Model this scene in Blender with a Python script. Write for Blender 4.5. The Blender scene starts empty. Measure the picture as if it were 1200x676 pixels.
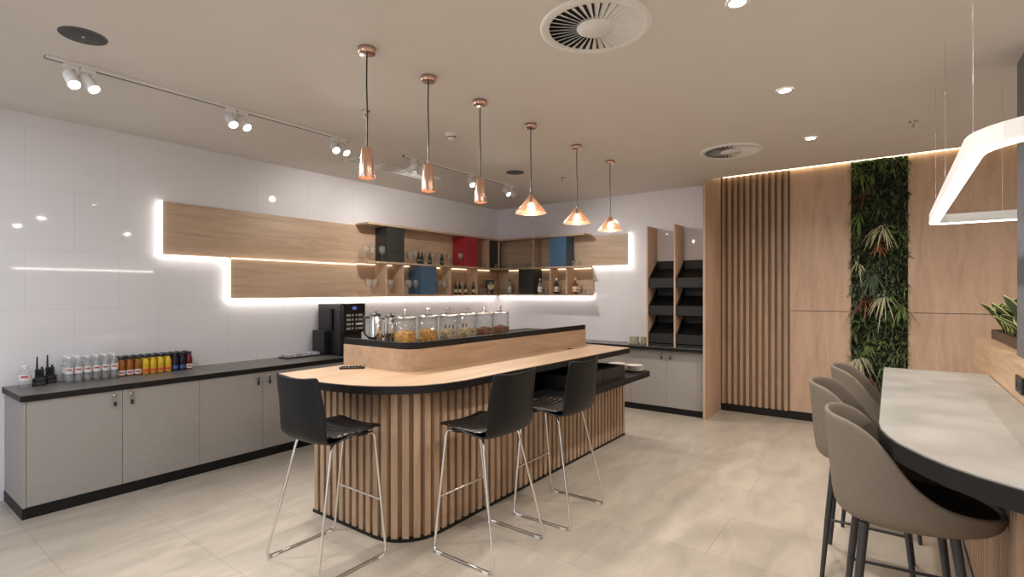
import bpy, bmesh, math, random
from math import sin, cos, pi, radians
from mathutils import Vector, Matrix
random.seed(7)
S = bpy.context.scene
COL = S.collection
ORD = ['first','second','third','fourth','fifth','sixth','seventh','eighth','ninth','tenth','eleventh','twelfth']
CEIL = 3.10
YW = 5.65      # left wall plane
XB = 7.20      # back wall plane
XR = 7.57      # timber clad wall plane

# ------------------------------------------------------------------ materials
def new_mat(name):
    m = bpy.data.materials.new(name); m.use_nodes = True
    nt = m.node_tree; b = nt.nodes['Principled BSDF']
    return m, nt, b
def mat(name, col, rough=.5, metal=0., spec=.5, emis=None, estr=0., noise=0., nscale=8., bump=0., coat=0.):
    m, nt, b = new_mat(name)
    b.inputs['Base Color'].default_value = (*col, 1)
    b.inputs['Roughness'].default_value = rough
    b.inputs['Metallic'].default_value = metal
    b.inputs['Specular IOR Level'].default_value = spec
    b.inputs['Coat Weight'].default_value = coat
    if emis:
        b.inputs['Emission Color'].default_value = (*emis, 1)
        b.inputs['Emission Strength'].default_value = estr
    if noise or bump:
        tc = nt.nodes.new('ShaderNodeTexCoord'); n = nt.nodes.new('ShaderNodeTexNoise')
        n.inputs['Scale'].default_value = nscale; n.inputs['Detail'].default_value = 6
        nt.links.new(tc.outputs['Object'], n.inputs['Vector'])
        if noise:
            r = nt.nodes.new('ShaderNodeMapRange')
            r.inputs['From Min'].default_value = .3; r.inputs['From Max'].default_value = .7
            r.inputs['To Min'].default_value = 1-noise; r.inputs['To Max'].default_value = 1+noise
            mx = nt.nodes.new('ShaderNodeVectorMath'); mx.operation = 'SCALE'
            mx.inputs[0].default_value = col
            nt.links.new(n.outputs['Fac'], r.inputs['Value']); nt.links.new(r.outputs['Result'], mx.inputs['Scale'])
            nt.links.new(mx.outputs['Vector'], b.inputs['Base Color'])
        if bump:
            bp = nt.nodes.new('ShaderNodeBump'); bp.inputs['Strength'].default_value = bump; bp.inputs['Distance'].default_value = .01
            nt.links.new(n.outputs['Fac'], bp.inputs['Height']); nt.links.new(bp.outputs['Normal'], b.inputs['Normal'])
    return m
def wood(name, axis, c1, c2, rough=.42, dens=1.):
    m, nt, b = new_mat(name)
    tc = nt.nodes.new('ShaderNodeTexCoord'); mp = nt.nodes.new('ShaderNodeMapping')
    sc = [9*dens, 9*dens, 9*dens]; sc['XYZ'.index(axis)] = .8
    mp.inputs['Scale'].default_value = sc
    n = nt.nodes.new('ShaderNodeTexNoise'); n.inputs['Scale'].default_value = 1.6; n.inputs['Detail'].default_value = 8
    n.inputs['Roughness'].default_value = .62; n.inputs['Distortion'].default_value = .7
    n2 = nt.nodes.new('ShaderNodeTexNoise'); n2.inputs['Scale'].default_value = 9; n2.inputs['Detail'].default_value = 3
    r = nt.nodes.new('ShaderNodeValToRGB')
    r.color_ramp.elements[0].position = .3; r.color_ramp.elements[0].color = (*c2, 1)
    r.color_ramp.elements[1].position = .62; r.color_ramp.elements[1].color = (*c1, 1)
    mx = nt.nodes.new('ShaderNodeMath'); mx.operation = 'MULTIPLY_ADD'; mx.inputs[1].default_value = .25
    L = nt.links.new
    L(tc.outputs['Object'], mp.inputs['Vector']); L(mp.outputs['Vector'], n.inputs['Vector']); L(mp.outputs['Vector'], n2.inputs['Vector'])
    sub = nt.nodes.new('ShaderNodeMath'); sub.operation = 'SUBTRACT'; sub.inputs[1].default_value = .5
    L(n2.outputs['Fac'], sub.inputs[0]); L(sub.outputs[0], mx.inputs[0]); L(n.outputs['Fac'], mx.inputs[2]); L(mx.outputs[0], r.inputs['Fac'])
    L(r.outputs['Color'], b.inputs['Base Color'])
    b.inputs['Roughness'].default_value = rough
    return m
def thin_glass(name, tint=(1,1,1), refl=1.0, milky=.05):
    m, nt, b = new_mat(name); nt.nodes.remove(b)
    out = nt.nodes['Material Output']; t = nt.nodes.new('ShaderNodeBsdfTransparent'); g = nt.nodes.new('ShaderNodeBsdfGlossy')
    t.inputs['Color'].default_value = (*tint, 1); g.inputs['Roughness'].default_value = .07
    lw = nt.nodes.new('ShaderNodeLayerWeight'); lw.inputs['Blend'].default_value = .5
    pw = nt.nodes.new('ShaderNodeMath'); pw.operation = 'POWER'; pw.inputs[1].default_value = 2.2
    mul = nt.nodes.new('ShaderNodeMath'); mul.operation = 'MULTIPLY_ADD'; mul.inputs[1].default_value = .6*refl; mul.inputs[2].default_value = .05*refl
    mx = nt.nodes.new('ShaderNodeMixShader')
    nt.links.new(lw.outputs['Facing'], pw.inputs[0]); nt.links.new(pw.outputs[0], mul.inputs[0]); nt.links.new(mul.outputs[0], mx.inputs['Fac'])
    df = nt.nodes.new('ShaderNodeBsdfDiffuse'); df.inputs['Color'].default_value = (.85,.87,.88,1)
    m2 = nt.nodes.new('ShaderNodeMixShader'); m2.inputs['Fac'].default_value = milky
    nt.links.new(t.outputs[0], m2.inputs[1]); nt.links.new(df.outputs[0], m2.inputs[2])
    nt.links.new(m2.outputs[0], mx.inputs[1]); nt.links.new(g.outputs[0], mx.inputs[2]); nt.links.new(mx.outputs[0], out.inputs['Surface'])
    return m
def amber_glass(name):
    m, nt, b = new_mat(name); nt.nodes.remove(b)
    out = nt.nodes['Material Output']; t = nt.nodes.new('ShaderNodeBsdfTransparent'); g = nt.nodes.new('ShaderNodeBsdfPrincipled')
    t.inputs['Color'].default_value = (.97,.78,.64,1)
    g.inputs['Base Color'].default_value = (.80,.56,.44,1); g.inputs['Metallic'].default_value = .7; g.inputs['Roughness'].default_value = .3
    mx = nt.nodes.new('ShaderNodeMixShader'); mx.inputs['Fac'].default_value = .62
    nt.links.new(t.outputs[0], mx.inputs[1]); nt.links.new(g.outputs[0], mx.inputs[2]); nt.links.new(mx.outputs[0], out.inputs['Surface'])
    return m
def tiles(name, col, joint, w, h, swap, rough, gap, ox, oy, var=.03, offset=.5, noise_amt=.06, nscale=2.2, bumpy=0.):
    """stone tiles laid with thin joints; swap picks which world axes the tile plane uses"""
    m, nt, b = new_mat(name); L = nt.links.new
    tc = nt.nodes.new('ShaderNodeTexCoord'); sp = nt.nodes.new('ShaderNodeSeparateXYZ'); cb = nt.nodes.new('ShaderNodeCombineXYZ')
    L(tc.outputs['Object'], sp.inputs[0])
    for k, o in ((0, ox), (1, oy)):
        a = nt.nodes.new('ShaderNodeMath'); a.operation = 'SUBTRACT'; a.inputs[1].default_value = o
        L(sp.outputs['XYZ'.index(swap[k])], a.inputs[0]); L(a.outputs[0], cb.inputs[k])
    br = nt.nodes.new('ShaderNodeTexBrick')
    br.offset = offset; br.inputs['Scale'].default_value = 1; br.inputs['Mortar Size'].default_value = gap
    br.inputs['Mortar Smooth'].default_value = .1; br.inputs['Brick Width'].default_value = w; br.inputs['Row Height'].default_value = h
    c = Vector(col)
    br.inputs['Color1'].default_value = (*(c*(1-var)), 1); br.inputs['Color2'].default_value = (*(c*(1+var)), 1)
    br.inputs['Mortar'].default_value = (*joint, 1)
    L(cb.outputs[0], br.inputs['Vector'])
    n = nt.nodes.new('ShaderNodeTexNoise'); n.inputs['Scale'].default_value = nscale; n.inputs['Detail'].default_value = 9; n.inputs['Roughness'].default_value = .6
    n.inputs['Distortion'].default_value = .6
    mp = nt.nodes.new('ShaderNodeMapping'); mp.inputs['Scale'].default_value = (.55, 1.5, 1)
    L(tc.outputs['Object'], mp.inputs[0]); L(mp.outputs[0], n.inputs['Vector'])
    r = nt.nodes.new('ShaderNodeMapRange'); r.inputs['From Min'].default_value = .3; r.inputs['From Max'].default_value = .7
    r.inputs['To Min'].default_value = 1-noise_amt; r.inputs['To Max'].default_value = 1+noise_amt
    s = nt.nodes.new('ShaderNodeVectorMath'); s.operation = 'SCALE'
    L(n.outputs['Fac'], r.inputs['Value']); L(br.outputs['Color'], s.inputs[0]); L(r.outputs[0], s.inputs['Scale'])
    L(s.outputs['Vector'], b.inputs['Base Color']); b.inputs['Roughness'].default_value = rough
    return m

M = {}
OAK1, OAK2 = (.56,.385,.25), (.41,.265,.165)
M['wood_x'] = wood('oak_grain_x', 'X', OAK1, OAK2)
M['wood_y'] = wood('pale_oak_grain_y', 'Y', (.58,.42,.30), (.43,.295,.20))
M['wood_sx'] = wood('pale_oak_grain_x', 'X', (.58,.42,.30), (.43,.295,.20))
M['wood_bar'] = wood('bar_oak_grain', 'X', (.44,.30,.20), (.33,.215,.135))
M['wood_z'] = wood('oak_grain_z', 'Z', (.58,.40,.285), (.45,.305,.21), .5, .6)
M['wood_slat'] = wood('oak_slat', 'Z', (.46,.31,.205), (.33,.215,.14), .5, 1.)
M['wood_dark'] = wood('dark_timber', 'Z', (.27,.17,.10), (.18,.11,.065), .6)
M['wood_planter'] = wood('planter_timber', 'X', (.10,.06,.04), (.05,.03,.02), .6)
M['black'] = mat('black_laminate', (.008,.0075,.0075), .5, spec=.28, noise=.1)
M['black_soft'] = mat('black_plastic', (.012,.012,.013), .38, noise=.1, nscale=30)
M['shell'] = mat('black_shell_plastic', (.007,.007,.0075), .45, spec=.28, noise=.08, nscale=40)
M['pad'] = mat('black_leather_pad', (.010,.009,.009), .33, bump=.05, nscale=60)
M['tray'] = mat('black_rack_tray', (.010,.010,.010), .5, noise=.1)
M['worktop'] = mat('dark_grey_worktop', (.155,.145,.135), .38, noise=.12, nscale=5)
M['cab'] = mat('grey_cabinet', (.335,.315,.30), .5, noise=.03, nscale=30)
M['cab_in'] = mat('grey_carcass', (.33,.31,.29), .6, noise=.03)
M['chrome'] = mat('chrome', (.75,.74,.72), .12, 1., noise=.03, nscale=30)
M['steel'] = mat('brushed_steel', (.55,.55,.55), .22, 1., noise=.05, nscale=30)
M['copper'] = mat('copper', (.80,.52,.42), .25, 1., noise=.04, nscale=20)
M['copper_in'] = mat('copper_inside', (.9,.55,.38), .4, .6, noise=.04)
M['amber'] = amber_glass('copper_tinted_glass')
M['glass'] = thin_glass('clear_glass', (.97,.98,.98))
M['jar_glass'] = thin_glass('jar_glass', (.96,.97,.97), .8, .03)
M['pet'] = thin_glass('clear_bottle_plastic', (.982,.988,.992), 1.4, .16)
M['ceil'] = mat('ceiling_paint', (.70,.665,.62), .75, noise=.015, nscale=3)
M['white'] = mat('white_metal', (.78,.77,.75), .4, noise=.02)
M['grille'] = mat('speaker_grille', (.06,.06,.065), .7, noise=.2, nscale=150)
M['voiddark'] = mat('duct_dark', (.02,.02,.02), .8, noise=.1)
M['taupe'] = mat('taupe_upholstery', (.16,.130,.100), .65, noise=.05, nscale=60, bump=.04)
M['seat_dark'] = mat('black_seat_fabric', (.012,.010,.009), .7, noise=.15, nscale=60)
M['leg'] = mat('black_leg_paint', (.03,.03,.034), .4, noise=.08)
M['stone'] = mat('grey_stone_top', (.33,.315,.29), .34, noise=.2, nscale=3.5)
M['column'] = mat('grey_column_paint', (.13,.13,.145), .6, noise=.05)
M['wall'] = tiles('white_gloss_tile', (.80,.785,.82), (.66,.645,.67), .63, .5, 'XZ', .03, .0016, 1.003, 0.0, var=.008, noise_amt=.015)
M['wall_b'] = tiles('white_gloss_tile_back', (.82,.80,.85), (.70,.68,.71), .63, .5, 'YZ', .03, .0016, .3, 0.0, var=.008, noise_amt=.015)
M['floor'] = tiles('beige_stone_floor', (.455,.398,.332), (.30,.27,.225), 1.24, .62, 'YX', .28, .0022, 1.57, .86, var=.035, noise_amt=.17, nscale=3.6, offset=.5)
M['plain_wall'] = mat('white_wall_paint', (.62,.60,.585), .6, noise=.02)
M['led_cool'] = mat('led_neutral_white', (.9,.9,.9), .4, emis=(1,.93,.83), estr=5., noise=.01)
M['led_under'] = mat('led_under_shelf', (.9,.9,.9), .4, emis=(1,.94,.86), estr=12., noise=.01)
M['led_warm'] = mat('led_warm_white', (.9,.9,.85), .4, emis=(1,.80,.55), estr=3.2, noise=.01)
M['led_cove'] = mat('led_cove', (.9,.9,.85), .4, emis=(1,.80,.52), estr=8., noise=.01)
M['led_ring'] = mat('ring_diffuser', (.9,.9,.9), .4, emis=(1,.95,.88), estr=4.5, noise=.01)
M['lamp'] = mat('lamp_lens', (.9,.9,.9), .3, emis=(1,.93,.80), estr=30., noise=.01)
M['lamp_off'] = mat('lamp_lens_dim', (.6,.6,.58), .3, emis=(1,.93,.80), estr=3., noise=.01)
M['bulb'] = mat('warm_bulb', (.9,.8,.6), .3, emis=(1,.86,.66), estr=18., noise=.01)
M['bulb_in'] = mat('warm_bulb_inside_shade', (.9,.8,.6), .3, emis=(1,.60,.30), estr=8., noise=.01)
M['red'] = mat('red_lacquer', (.36,.022,.035), .45, noise=.05)
M['blue'] = mat('blue_lacquer', (.05,.115,.20), .45, noise=.05)
M['charcoal'] = mat('charcoal_lacquer', (.028,.028,.026), .5, noise=.08)
M['greyins'] = mat('grey_insert', (.075,.07,.075), .5, noise=.06)
M['ceramic'] = mat('cream_ceramic', (.62,.57,.48), .3, noise=.04)
M['grout_white'] = mat('white_label', (.75,.74,.72), .5, noise=.02)
M['label_red'] = mat('red_print', (.55,.05,.04), .5, noise=.05)
M['label_blue'] = mat('blue_print', (.10,.20,.48), .5, noise=.05)
M['label_cream'] = mat('cream_label', (.62,.52,.38), .6, noise=.06)
M['amber_liq'] = mat('orange_brown_juice', (.36,.12,.02), .12, noise=.1)
M['yellow_liq'] = mat('yellow_juice', (.75,.50,.03), .15, noise=.05)
M['dark_liq'] = mat('dark_purple_juice', (.015,.012,.03), .12, noise=.1)
M['red_liq'] = mat('dark_red_juice', (.16,.012,.015), .12, noise=.1)
M['label_or'] = mat('orange_label', (.75,.24,.05), .5, noise=.08)
M['label_navy'] = mat('navy_label', (.035,.05,.16), .5, noise=.08)
M['cap'] = mat('black_cap', (.02,.022,.03), .35, noise=.08)
M['wine'] = mat('dark_green_bottle', (.010,.016,.010), .08, noise=.1)
M['foil'] = mat('red_foil', (.28,.03,.03), .35, noise=.05)
M['whisky'] = mat('amber_spirit', (.16,.045,.012), .08, noise=.1)
M['clear_spirit'] = mat('pale_spirit', (.42,.40,.34), .08, noise=.1)
M['silver_spirit'] = mat('silver_grey_spirit', (.22,.23,.25), .12, noise=.1)
M['display'] = mat('blue_display', (.02,.03,.1), .2, emis=(.18,.25,.8), estr=.6, noise=.02)
M['button'] = mat('silver_button', (.45,.43,.41), .35, .3, noise=.05)
M['flake_gold'] = mat('golden_flakes', (.80,.42,.08), .6, noise=.35, nscale=30)
M['flake_pale'] = mat('pale_muesli', (.62,.46,.27), .7, noise=.45, nscale=30)
M['flake_red'] = mat('reddish_nuts', (.34,.14,.07), .6, noise=.5, nscale=30)
M['sachet'] = mat('lilac_white_sachet', (.52,.50,.58), .4, noise=.3, nscale=60)
M['soil'] = mat('soil', (.03,.02,.015), .9, noise=.3, nscale=30)
def leafmat(n, c, noise=.35): return mat(n, c, .5, noise=noise, nscale=14)
M['leaf_dark'] = leafmat('dark_green_leaf', (.055,.080,.036)); M['leaf_mid'] = leafmat('mid_green_leaf', (.125,.16,.065))
M['leaf_bright'] = leafmat('bright_green_leaf', (.17,.25,.075)); M['leaf_pale'] = leafmat('pale_cream_leaf', (.52,.52,.33), .2)
M['leaf_red'] = leafmat('red_brown_leaf', (.20,.075,.045)); M['leaf_orange'] = leafmat('copper_leaf', (.32,.14,.06)); M['leaf_grey'] = leafmat('grey_green_leaf', (.13,.18,.11))
M['leaf_snake'] = leafmat('snake_green', (.045,.085,.03)); M['leaf_edge'] = leafmat('yellow_leaf_edge', (.60,.56,.22), .15)
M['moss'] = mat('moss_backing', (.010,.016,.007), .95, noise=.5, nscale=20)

# ------------------------------------------------------------------ mesh builder
class MB:
    def __init__(s): s.v = []; s.f = []; s.mi = []; s.cur = 0; s.sm = []; s.smooth = False
    def add(s, vs, fs):
        o = len(s.v); s.v += [tuple(p) for p in vs]
        for f in fs: s.f.append([i+o for i in f]); s.mi.append(s.cur); s.sm.append(s.smooth)
        return s
    def box(s, x0, x1, y0, y1, z0, z1):
        return s.add([(x0,y0,z0),(x1,y0,z0),(x1,y1,z0),(x0,y1,z0),(x0,y0,z1),(x1,y0,z1),(x1,y1,z1),(x0,y1,z1)],
                     [(3,2,1,0),(4,5,6,7),(0,1,5,4),(1,2,6,5),(2,3,7,6),(3,0,4,7)])
    def obox(s, c, half, rot):
        R = rot; vs = []
        for z in (-1,1):
            for x, y in ((-1,-1),(1,-1),(1,1),(-1,1)):
                vs.append(Vector(c) + R @ Vector((x*half[0], y*half[1], z*half[2])))
        return s.add(vs, [(3,2,1,0),(4,5,6,7),(0,1,5,4),(1,2,6,5),(2,3,7,6),(3,0,4,7)])
    def prism(s, poly, z0, z1):
        n = len(poly)
        a = sum(poly[i][0]*poly[(i+1)%n][1]-poly[(i+1)%n][0]*poly[i][1] for i in range(n))
        if a < 0: poly = poly[::-1]
        vs = [(x,y,z0) for x,y in poly] + [(x,y,z1) for x,y in poly]
        fs = [tuple(range(n))[::-1], tuple(range(n,2*n))] + [(i,(i+1)%n,(i+1)%n+n,i+n) for i in range(n)]
        return s.add(vs, fs)
    def ringprism(s, outer, inner, z0, z1):
        n = len(outer); vs = [(x,y,z) for z in (z0,z1) for P in (outer,inner) for x,y in P]; fs = []
        for i in range(n):
            j = (i+1)%n
            fs += [(i,j,2*n+j,2*n+i),(n+j,n+i,3*n+i,3*n+j),(2*n+i,2*n+j,3*n+j,3*n+i),(j,i,n+i,n+j)]
        return s.add(vs, fs)
    def tube(s, pts, r, seg=8, closed=False, caps=True):
        pts = [Vector(p) for p in pts]; n = len(pts)
        rr = r if isinstance(r, (list,tuple)) else [r]*n
        vs = []; fs = []; prev = None
        for i, p in enumerate(pts):
            if closed: t = (pts[(i+1)%n]-pts[i-1]).normalized()
            else: t = (pts[min(i+1,n-1)]-pts[max(i-1,0)]).normalized()
            if prev is None:
                a = Vector((0,0,1)) if abs(t.z) < .9 else Vector((1,0,0))
                u = t.cross(a).normalized()
            else:
                u = (prev - t*prev.dot(t)).normalized()
            prev = u; w = t.cross(u)
            for k in range(seg):
                a = 2*pi*k/seg; vs.append(p + (u*cos(a)+w*sin(a))*rr[i])
        m = n if closed else n-1
        for i in range(m):
            for k in range(seg):
                a, b = i*seg+k, i*seg+(k+1)%seg; c, d = ((i+1)%n)*seg+(k+1)%seg, ((i+1)%n)*seg+k
                fs.append((a,b,c,d))
        o = s.smooth; s.smooth = True; s.add(vs, fs); s.smooth = o
        if caps and not closed:
            s.add(vs[:seg], [tuple(range(seg))[::-1]]); s.add(vs[-seg:], [tuple(range(seg))])
        return s
    def lathe(s, prof, c=(0,0,0), seg=20, axis=None, smooth=True):
        """prof: (r,z) pairs bottom to top"""
        R = axis if axis is not None else Matrix.Identity(3)
        vs = []; fs = []
        for r, z in prof:
            for k in range(seg):
                a = 2*pi*k/seg; vs.append(Vector(c) + R @ Vector((max(r,1e-5)*cos(a), max(r,1e-5)*sin(a), z)))
        for i in range(len(prof)-1):
            for k in range(seg):
                fs.append((i*seg+k, i*seg+(k+1)%seg, (i+1)*seg+(k+1)%seg, (i+1)*seg+k))
        o = s.smooth; s.smooth = smooth; s.add(vs, fs); s.smooth = o
        return s
    def disc(s, c, r, seg=20, up=True, axis=None):
        R = axis if axis is not None else Matrix.Identity(3)
        vs = [Vector(c)+R@Vector((r*cos(2*pi*k/seg), r*sin(2*pi*k/seg), 0)) for k in range(seg)]
        return s.add(vs, [tuple(range(seg)) if up else tuple(range(seg))[::-1]])
    def grid(s, rows, smooth=True, closed_u=False):
        n = len(rows); m = len(rows[0]); vs = [p for r in rows for p in r]; fs = []
        for i in range(n-1):
            for j in range(m if closed_u else m-1):
                fs.append((i*m+j, i*m+(j+1)%m, (i+1)*m+(j+1)%m, (i+1)*m+j))
        o = s.smooth; s.smooth = smooth; s.add(vs, fs); s.smooth = o
        return s
    def leaf(s, p, d, up, L, w, droop=.3, n=4, fold=0.):
        """a tapered, drooping blade"""
        p = Vector(p); d = Vector(d).normalized(); up = Vector(up)
        side = d.cross(up)
        if side.length < 1e-4: side = d.cross(Vector((0,1,0)))
        side.normalize(); vs = []; fs = []
        for i in range(n+1):
            t = i/n; ww = w*.5*(sin(pi*min(1, .18+.82*t))**.8 if t < 1 else 0.02)
            c = p + d*L*t + Vector((0,0,-1))*droop*L*t*t
            vs += [c-side*ww, c+side*ww]
        for i in range(n): fs.append((2*i,2*i+1,2*i+3,2*i+2))
        o = s.smooth; s.smooth = True; s.add(vs, fs); s.smooth = o
    def build(s, name, mats, parent=None, shift=True, bevel=0., solid=0., sub=0):
        me = bpy.data.meshes.new(name); ms = mats if isinstance(mats,(list,tuple)) else [mats]
        off = parent['_o'] if (parent is not None and shift and '_o' in parent) else (0,0,0)
        me.from_pydata([(x-off[0],y-off[1],z-off[2]) for x,y,z in s.v], [], s.f)
        for m in ms: me.materials.append(m)
        for p, i, sm in zip(me.polygons, s.mi, s.sm): p.material_index = i; p.use_smooth = sm
        me.update()
        o = bpy.data.objects.new(name, me); COL.objects.link(o)
        if parent is not None: o.parent = parent
        if solid:
            md = o.modifiers.new('Solidify','SOLIDIFY'); md.thickness = solid; md.offset = 0
        if sub:
            md = o.modifiers.new('Subsurf','SUBSURF'); md.levels = sub; md.render_levels = sub
        if bevel:
            md = o.modifiers.new('Bevel','BEVEL'); md.width = bevel; md.segments = 2; md.limit_method = 'ANGLE'; md.angle_limit = radians(40)
        return o

def tag(o, label, cat, group=None, kind=None):
    o['label'] = label; o['category'] = cat
    if group: o['group'] = group
    if kind: o['kind'] = kind
    return o
def thing(name, label, cat, loc=(0,0,0), rz=0., group=None, world=False):
    """Empty at the base; world=True means its parts are given in room coordinates"""
    o = bpy.data.objects.new(name, None); COL.objects.link(o); o.empty_display_size = .1
    o.location = loc; o.rotation_euler = (0,0,rz)
    if world: o['_o'] = loc
    return tag(o, label, cat, group)
def single(name, mb, m, label, cat, loc=None, group=None, **k):
    """a thing of one mesh; loc makes its origin sit there (mesh given around the origin)"""
    o = mb.build(name, m, None, **k); tag(o, label, cat, group)
    if loc: o.location = loc
    return o
def struct(name, mb, m, parent=None, **k):
    o = mb.build(name, m, parent, **k)
    if parent is None: o['kind'] = 'structure'
    return o
def dup(root, loc, rz=None, label=None, group=None):
    r = root.copy(); COL.objects.link(r); r.location = loc
    if rz is not None: r.rotation_euler = (0,0,rz)
    if label: r['label'] = label
    if group: r['group'] = group
    for ch in list(root.children):
        c = ch.copy(); COL.objects.link(c); c.parent = r
        for g in list(ch.children):
            d = g.copy(); COL.objects.link(d); d.parent = c
    return r
def lamp(kind, name, loc, energy, color=(1,.93,.84), **k):
    l = bpy.data.lights.new(name, kind); l.energy = energy; l.color = color
    for a, b in k.items():
        if a != 'target' : setattr(l, a, b)
    o = bpy.data.objects.new(name, l); COL.objects.link(o); o.location = loc
    if 'target' in k:
        o.rotation_euler = (Vector(k['target'])-Vector(loc)).to_track_quat('-Z','Y').to_euler()
    return o
def arc(cx, cy, r, a0, a1, n): return [(cx+r*cos(radians(a0+(a1-a0)*i/n)), cy+r*sin(radians(a0+(a1-a0)*i/n))) for i in range(n+1)]

# ------------------------------------------------------------------ room shell
struct('floor', MB().box(-4,7.7,-5,5.8,-.1,0), M['floor'])
struct('wall_left', MB().box(-4,XB+.15,YW,YW+.15,0,CEIL), M['wall'])
struct('wall_back', MB().box(XB,XB+.15,1.962,YW,0,CEIL), M['wall_b'])
struct('wall_right', MB().box(XR,XR+.15,-5,1.93,0,3.5), M['plain_wall'])
struct('wall_front', MB().box(-4.15,-4,-5,YW,0,CEIL), M['plain_wall'])
struct('wall_rear', MB().box(-4,XR,-5.15,-5,0,CEIL), M['plain_wall'])
c = MB(); c.box(-4,6.845,-5,YW,CEIL,CEIL+.12); c.box(6.845,XR+.1,1.96,YW,CEIL,CEIL+.12)
struct('ceiling', c, M['ceil'])
c = MB(); c.box(6.845,XR+.15,-5,1.96,3.42,3.5); c.box(6.845,6.865,-5,1.96,CEIL+.12,3.42)
struct('trim_1', c, M['ceil'])
# timber cladding on the right wall
PX = 7.53
m_ = MB()
m_.box(PX,XR,.412,1.075,.105,1.402); m_.box(PX,XR,.412,1.075,1.410,3.38)
struct('trim_2', m_, M['wood_z'])
m_ = MB()
m_.box(PX,XR,-2.4,-.142,.105,1.402); m_.box(PX,XR,-2.4,-.142,1.410,3.38)
struct('trim_3', m_, M['wood_z'])
struct('baseboard_right', MB().box(PX-.004,XR,-2.4,1.93,0,.10), M['black'])
t = thing('slatted_wall_panel', 'vertical oak slat panel on the far wall beside the tall oak end board', 'wall panel', (PX,1.5,.1), world=True)
s_ = MB()
for k in range(11):
    y = 1.10 + k*.0775
    s_.box(PX-.012,PX+.03,y,y+.042,.10,3.38)
s_.build('slats', M['wood_slat'], t)
MB().box(PX+.03,XR,1.08,1.928,.10,3.38).build('backing', M['wood_dark'], t)
single('led_strip', MB().box(7.500,7.517,-2.4,1.9,3.234,3.248), M['led_cove'], 'warm light strip in the ceiling slot above the oak wall', 'light strip')
single('oak_end_board', MB().prism([(0,0)]*0 or [(6.77,1.932),(XR+.1,1.932),(XR+.1,1.960),(6.77,1.960)],0,CEIL-.001).box(6.848,XR+.1,1.932,1.960,CEIL-.001,3.42), M['wood_z'], 'tall full-height oak board closing off the end of the back cabinets', 'board')

# ------------------------------------------------------------------ base cabinets and worktop
def lock(parent, x, y, z, axis):
    """round lock, key and fob; axis 'y' door faces -Y, 'x' door faces -X"""
    R = Matrix.Rotation(radians(90),3,'X') if axis == 'y' else Matrix.Rotation(radians(-90),3,'Y')
    m = MB(); m.lathe([(.011,0),(.013,.002),(.013,.012),(.010,.015),(0,.015)], (x,y,z), 14, R)
    l = m.build('lock', M['chrome'], parent); l['_o'] = parent['_o']
    k = MB()
    if axis == 'y':
        k.box(x-.002,x+.002,y-.028,y-.014,z-.012,z+.008); k.box(x-.008,x+.008,y-.026,y-.022,z-.055,z-.008)
    else:
        k.box(x-.028,x-.014,y-.002,y+.002,z-.012,z+.008); k.box(x-.026,x-.022,y-.008,y+.008,z-.055,z-.008)
    k.build('key', M['steel'], l)
    f = MB()
    if axis == 'y': f.box(x-.009,x+.009,y-.028,y-.021,z-.085,z-.05)
    else: f.box(x-.028,x-.021,y-.009,y+.009,z-.085,z-.05)
    f.build('key_fob', M['black_soft'], l)
FY = 5.05
def cab_left(x0, x1, label, locks=True, end=False):
    t = thing('base_cabinet', label, 'cabinet', ((x0+x1)/2,FY+.28,0), world=True)
    MB().box(x0+(.018 if end else 0),x1,FY+.02,YW-.002,.08,.852).build('carcass', M['cab_in'], t)
    if end: MB().box(x0,x0+.018,FY,YW-.002,.08,.852).build('side_panel', M['cab'], t)
    MB().box(x0-(.004 if end else 0),x1,FY-.002,YW-.002,0,.08).build('plinth', M['black'], t)
    xm = (x0+x1)/2 + (.009 if end else 0)
    for a, b, lx in ((x0+(.021 if end else .0015), xm-.0015, xm-.055), (xm+.0015, x1-.0015, xm+.06)):
        d = MB().box(a,b,FY,FY+.018,.083,.849).build('door', M['cab'], t, bevel=.0015); d['_o'] = t['_o']
        if locks: lock(d, lx, FY, .815, 'y')
    return t
cab_left(.885,2.066,'grey two-door base cabinet at the left end of the long wall counter', end=True)
cab_left(2.066,3.23,'grey two-door base cabinet, second along the left wall counter')
cab_left(3.23,4.39,'grey two-door base cabinet below the coffee machine, half hidden by the bar')
cab_left(4.39,5.55,'grey base cabinet on the left wall hidden behind the bar')
cab_left(5.55,6.88,'grey base cabinet in the far corner of the wall counter', locks=False)
FX = 6.88
def cab_back(y0, y1, label, end=False):
    t = thing('base_cabinet', label, 'cabinet', (FX+.16,(y0+y1)/2,0), world=True)
    MB().box(FX+.02,XB-.002,y0,y1,.08,.852).build('carcass', M['cab_in'], t)
    MB().box(FX-.002,XB-.002,y0,y1,0,.08).build('plinth', M['black'], t)
    ym = (y0+y1)/2
    for a, b, ly in ((y0+.0015,ym-.0015,ym-.06),(ym+.0015,y1-.0015,ym+.06)):
        d = MB().box(FX,FX+.018,a,b,.083,.849).build('door', M['cab'], t, bevel=.0015); d['_o'] = t['_o']
        lock(d, FX, ly, .815, 'x')
cab_back(1.962,2.995,'grey two-door base cabinet under the black display rack on the back wall')
cab_back(2.995,4.03,'grey base cabinet on the back wall just right of the bar end')
cab_back(4.03,5.045,'grey base cabinet on the back wall hidden behind the bar')
t = thing('worktop', 'dark grey L-shaped worktop running along the left and back walls', 'worktop', (3.9,5.35,.855), world=True)
Lp = [(.87,5.035),(6.80,5.035),(6.80,1.962),(7.198,1.962),(7.198,5.648),(.87,5.648)]
MB().prism(Lp,.855,.896).build('edge', M['black'], t)
Li = [(.872,5.037),(6.802,5.037),(6.802,1.963),(7.198,1.963),(7.198,5.648),(.872,5.648)]
MB().prism(Li,.896,.900).build('surface', M['worktop'], t)

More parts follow.
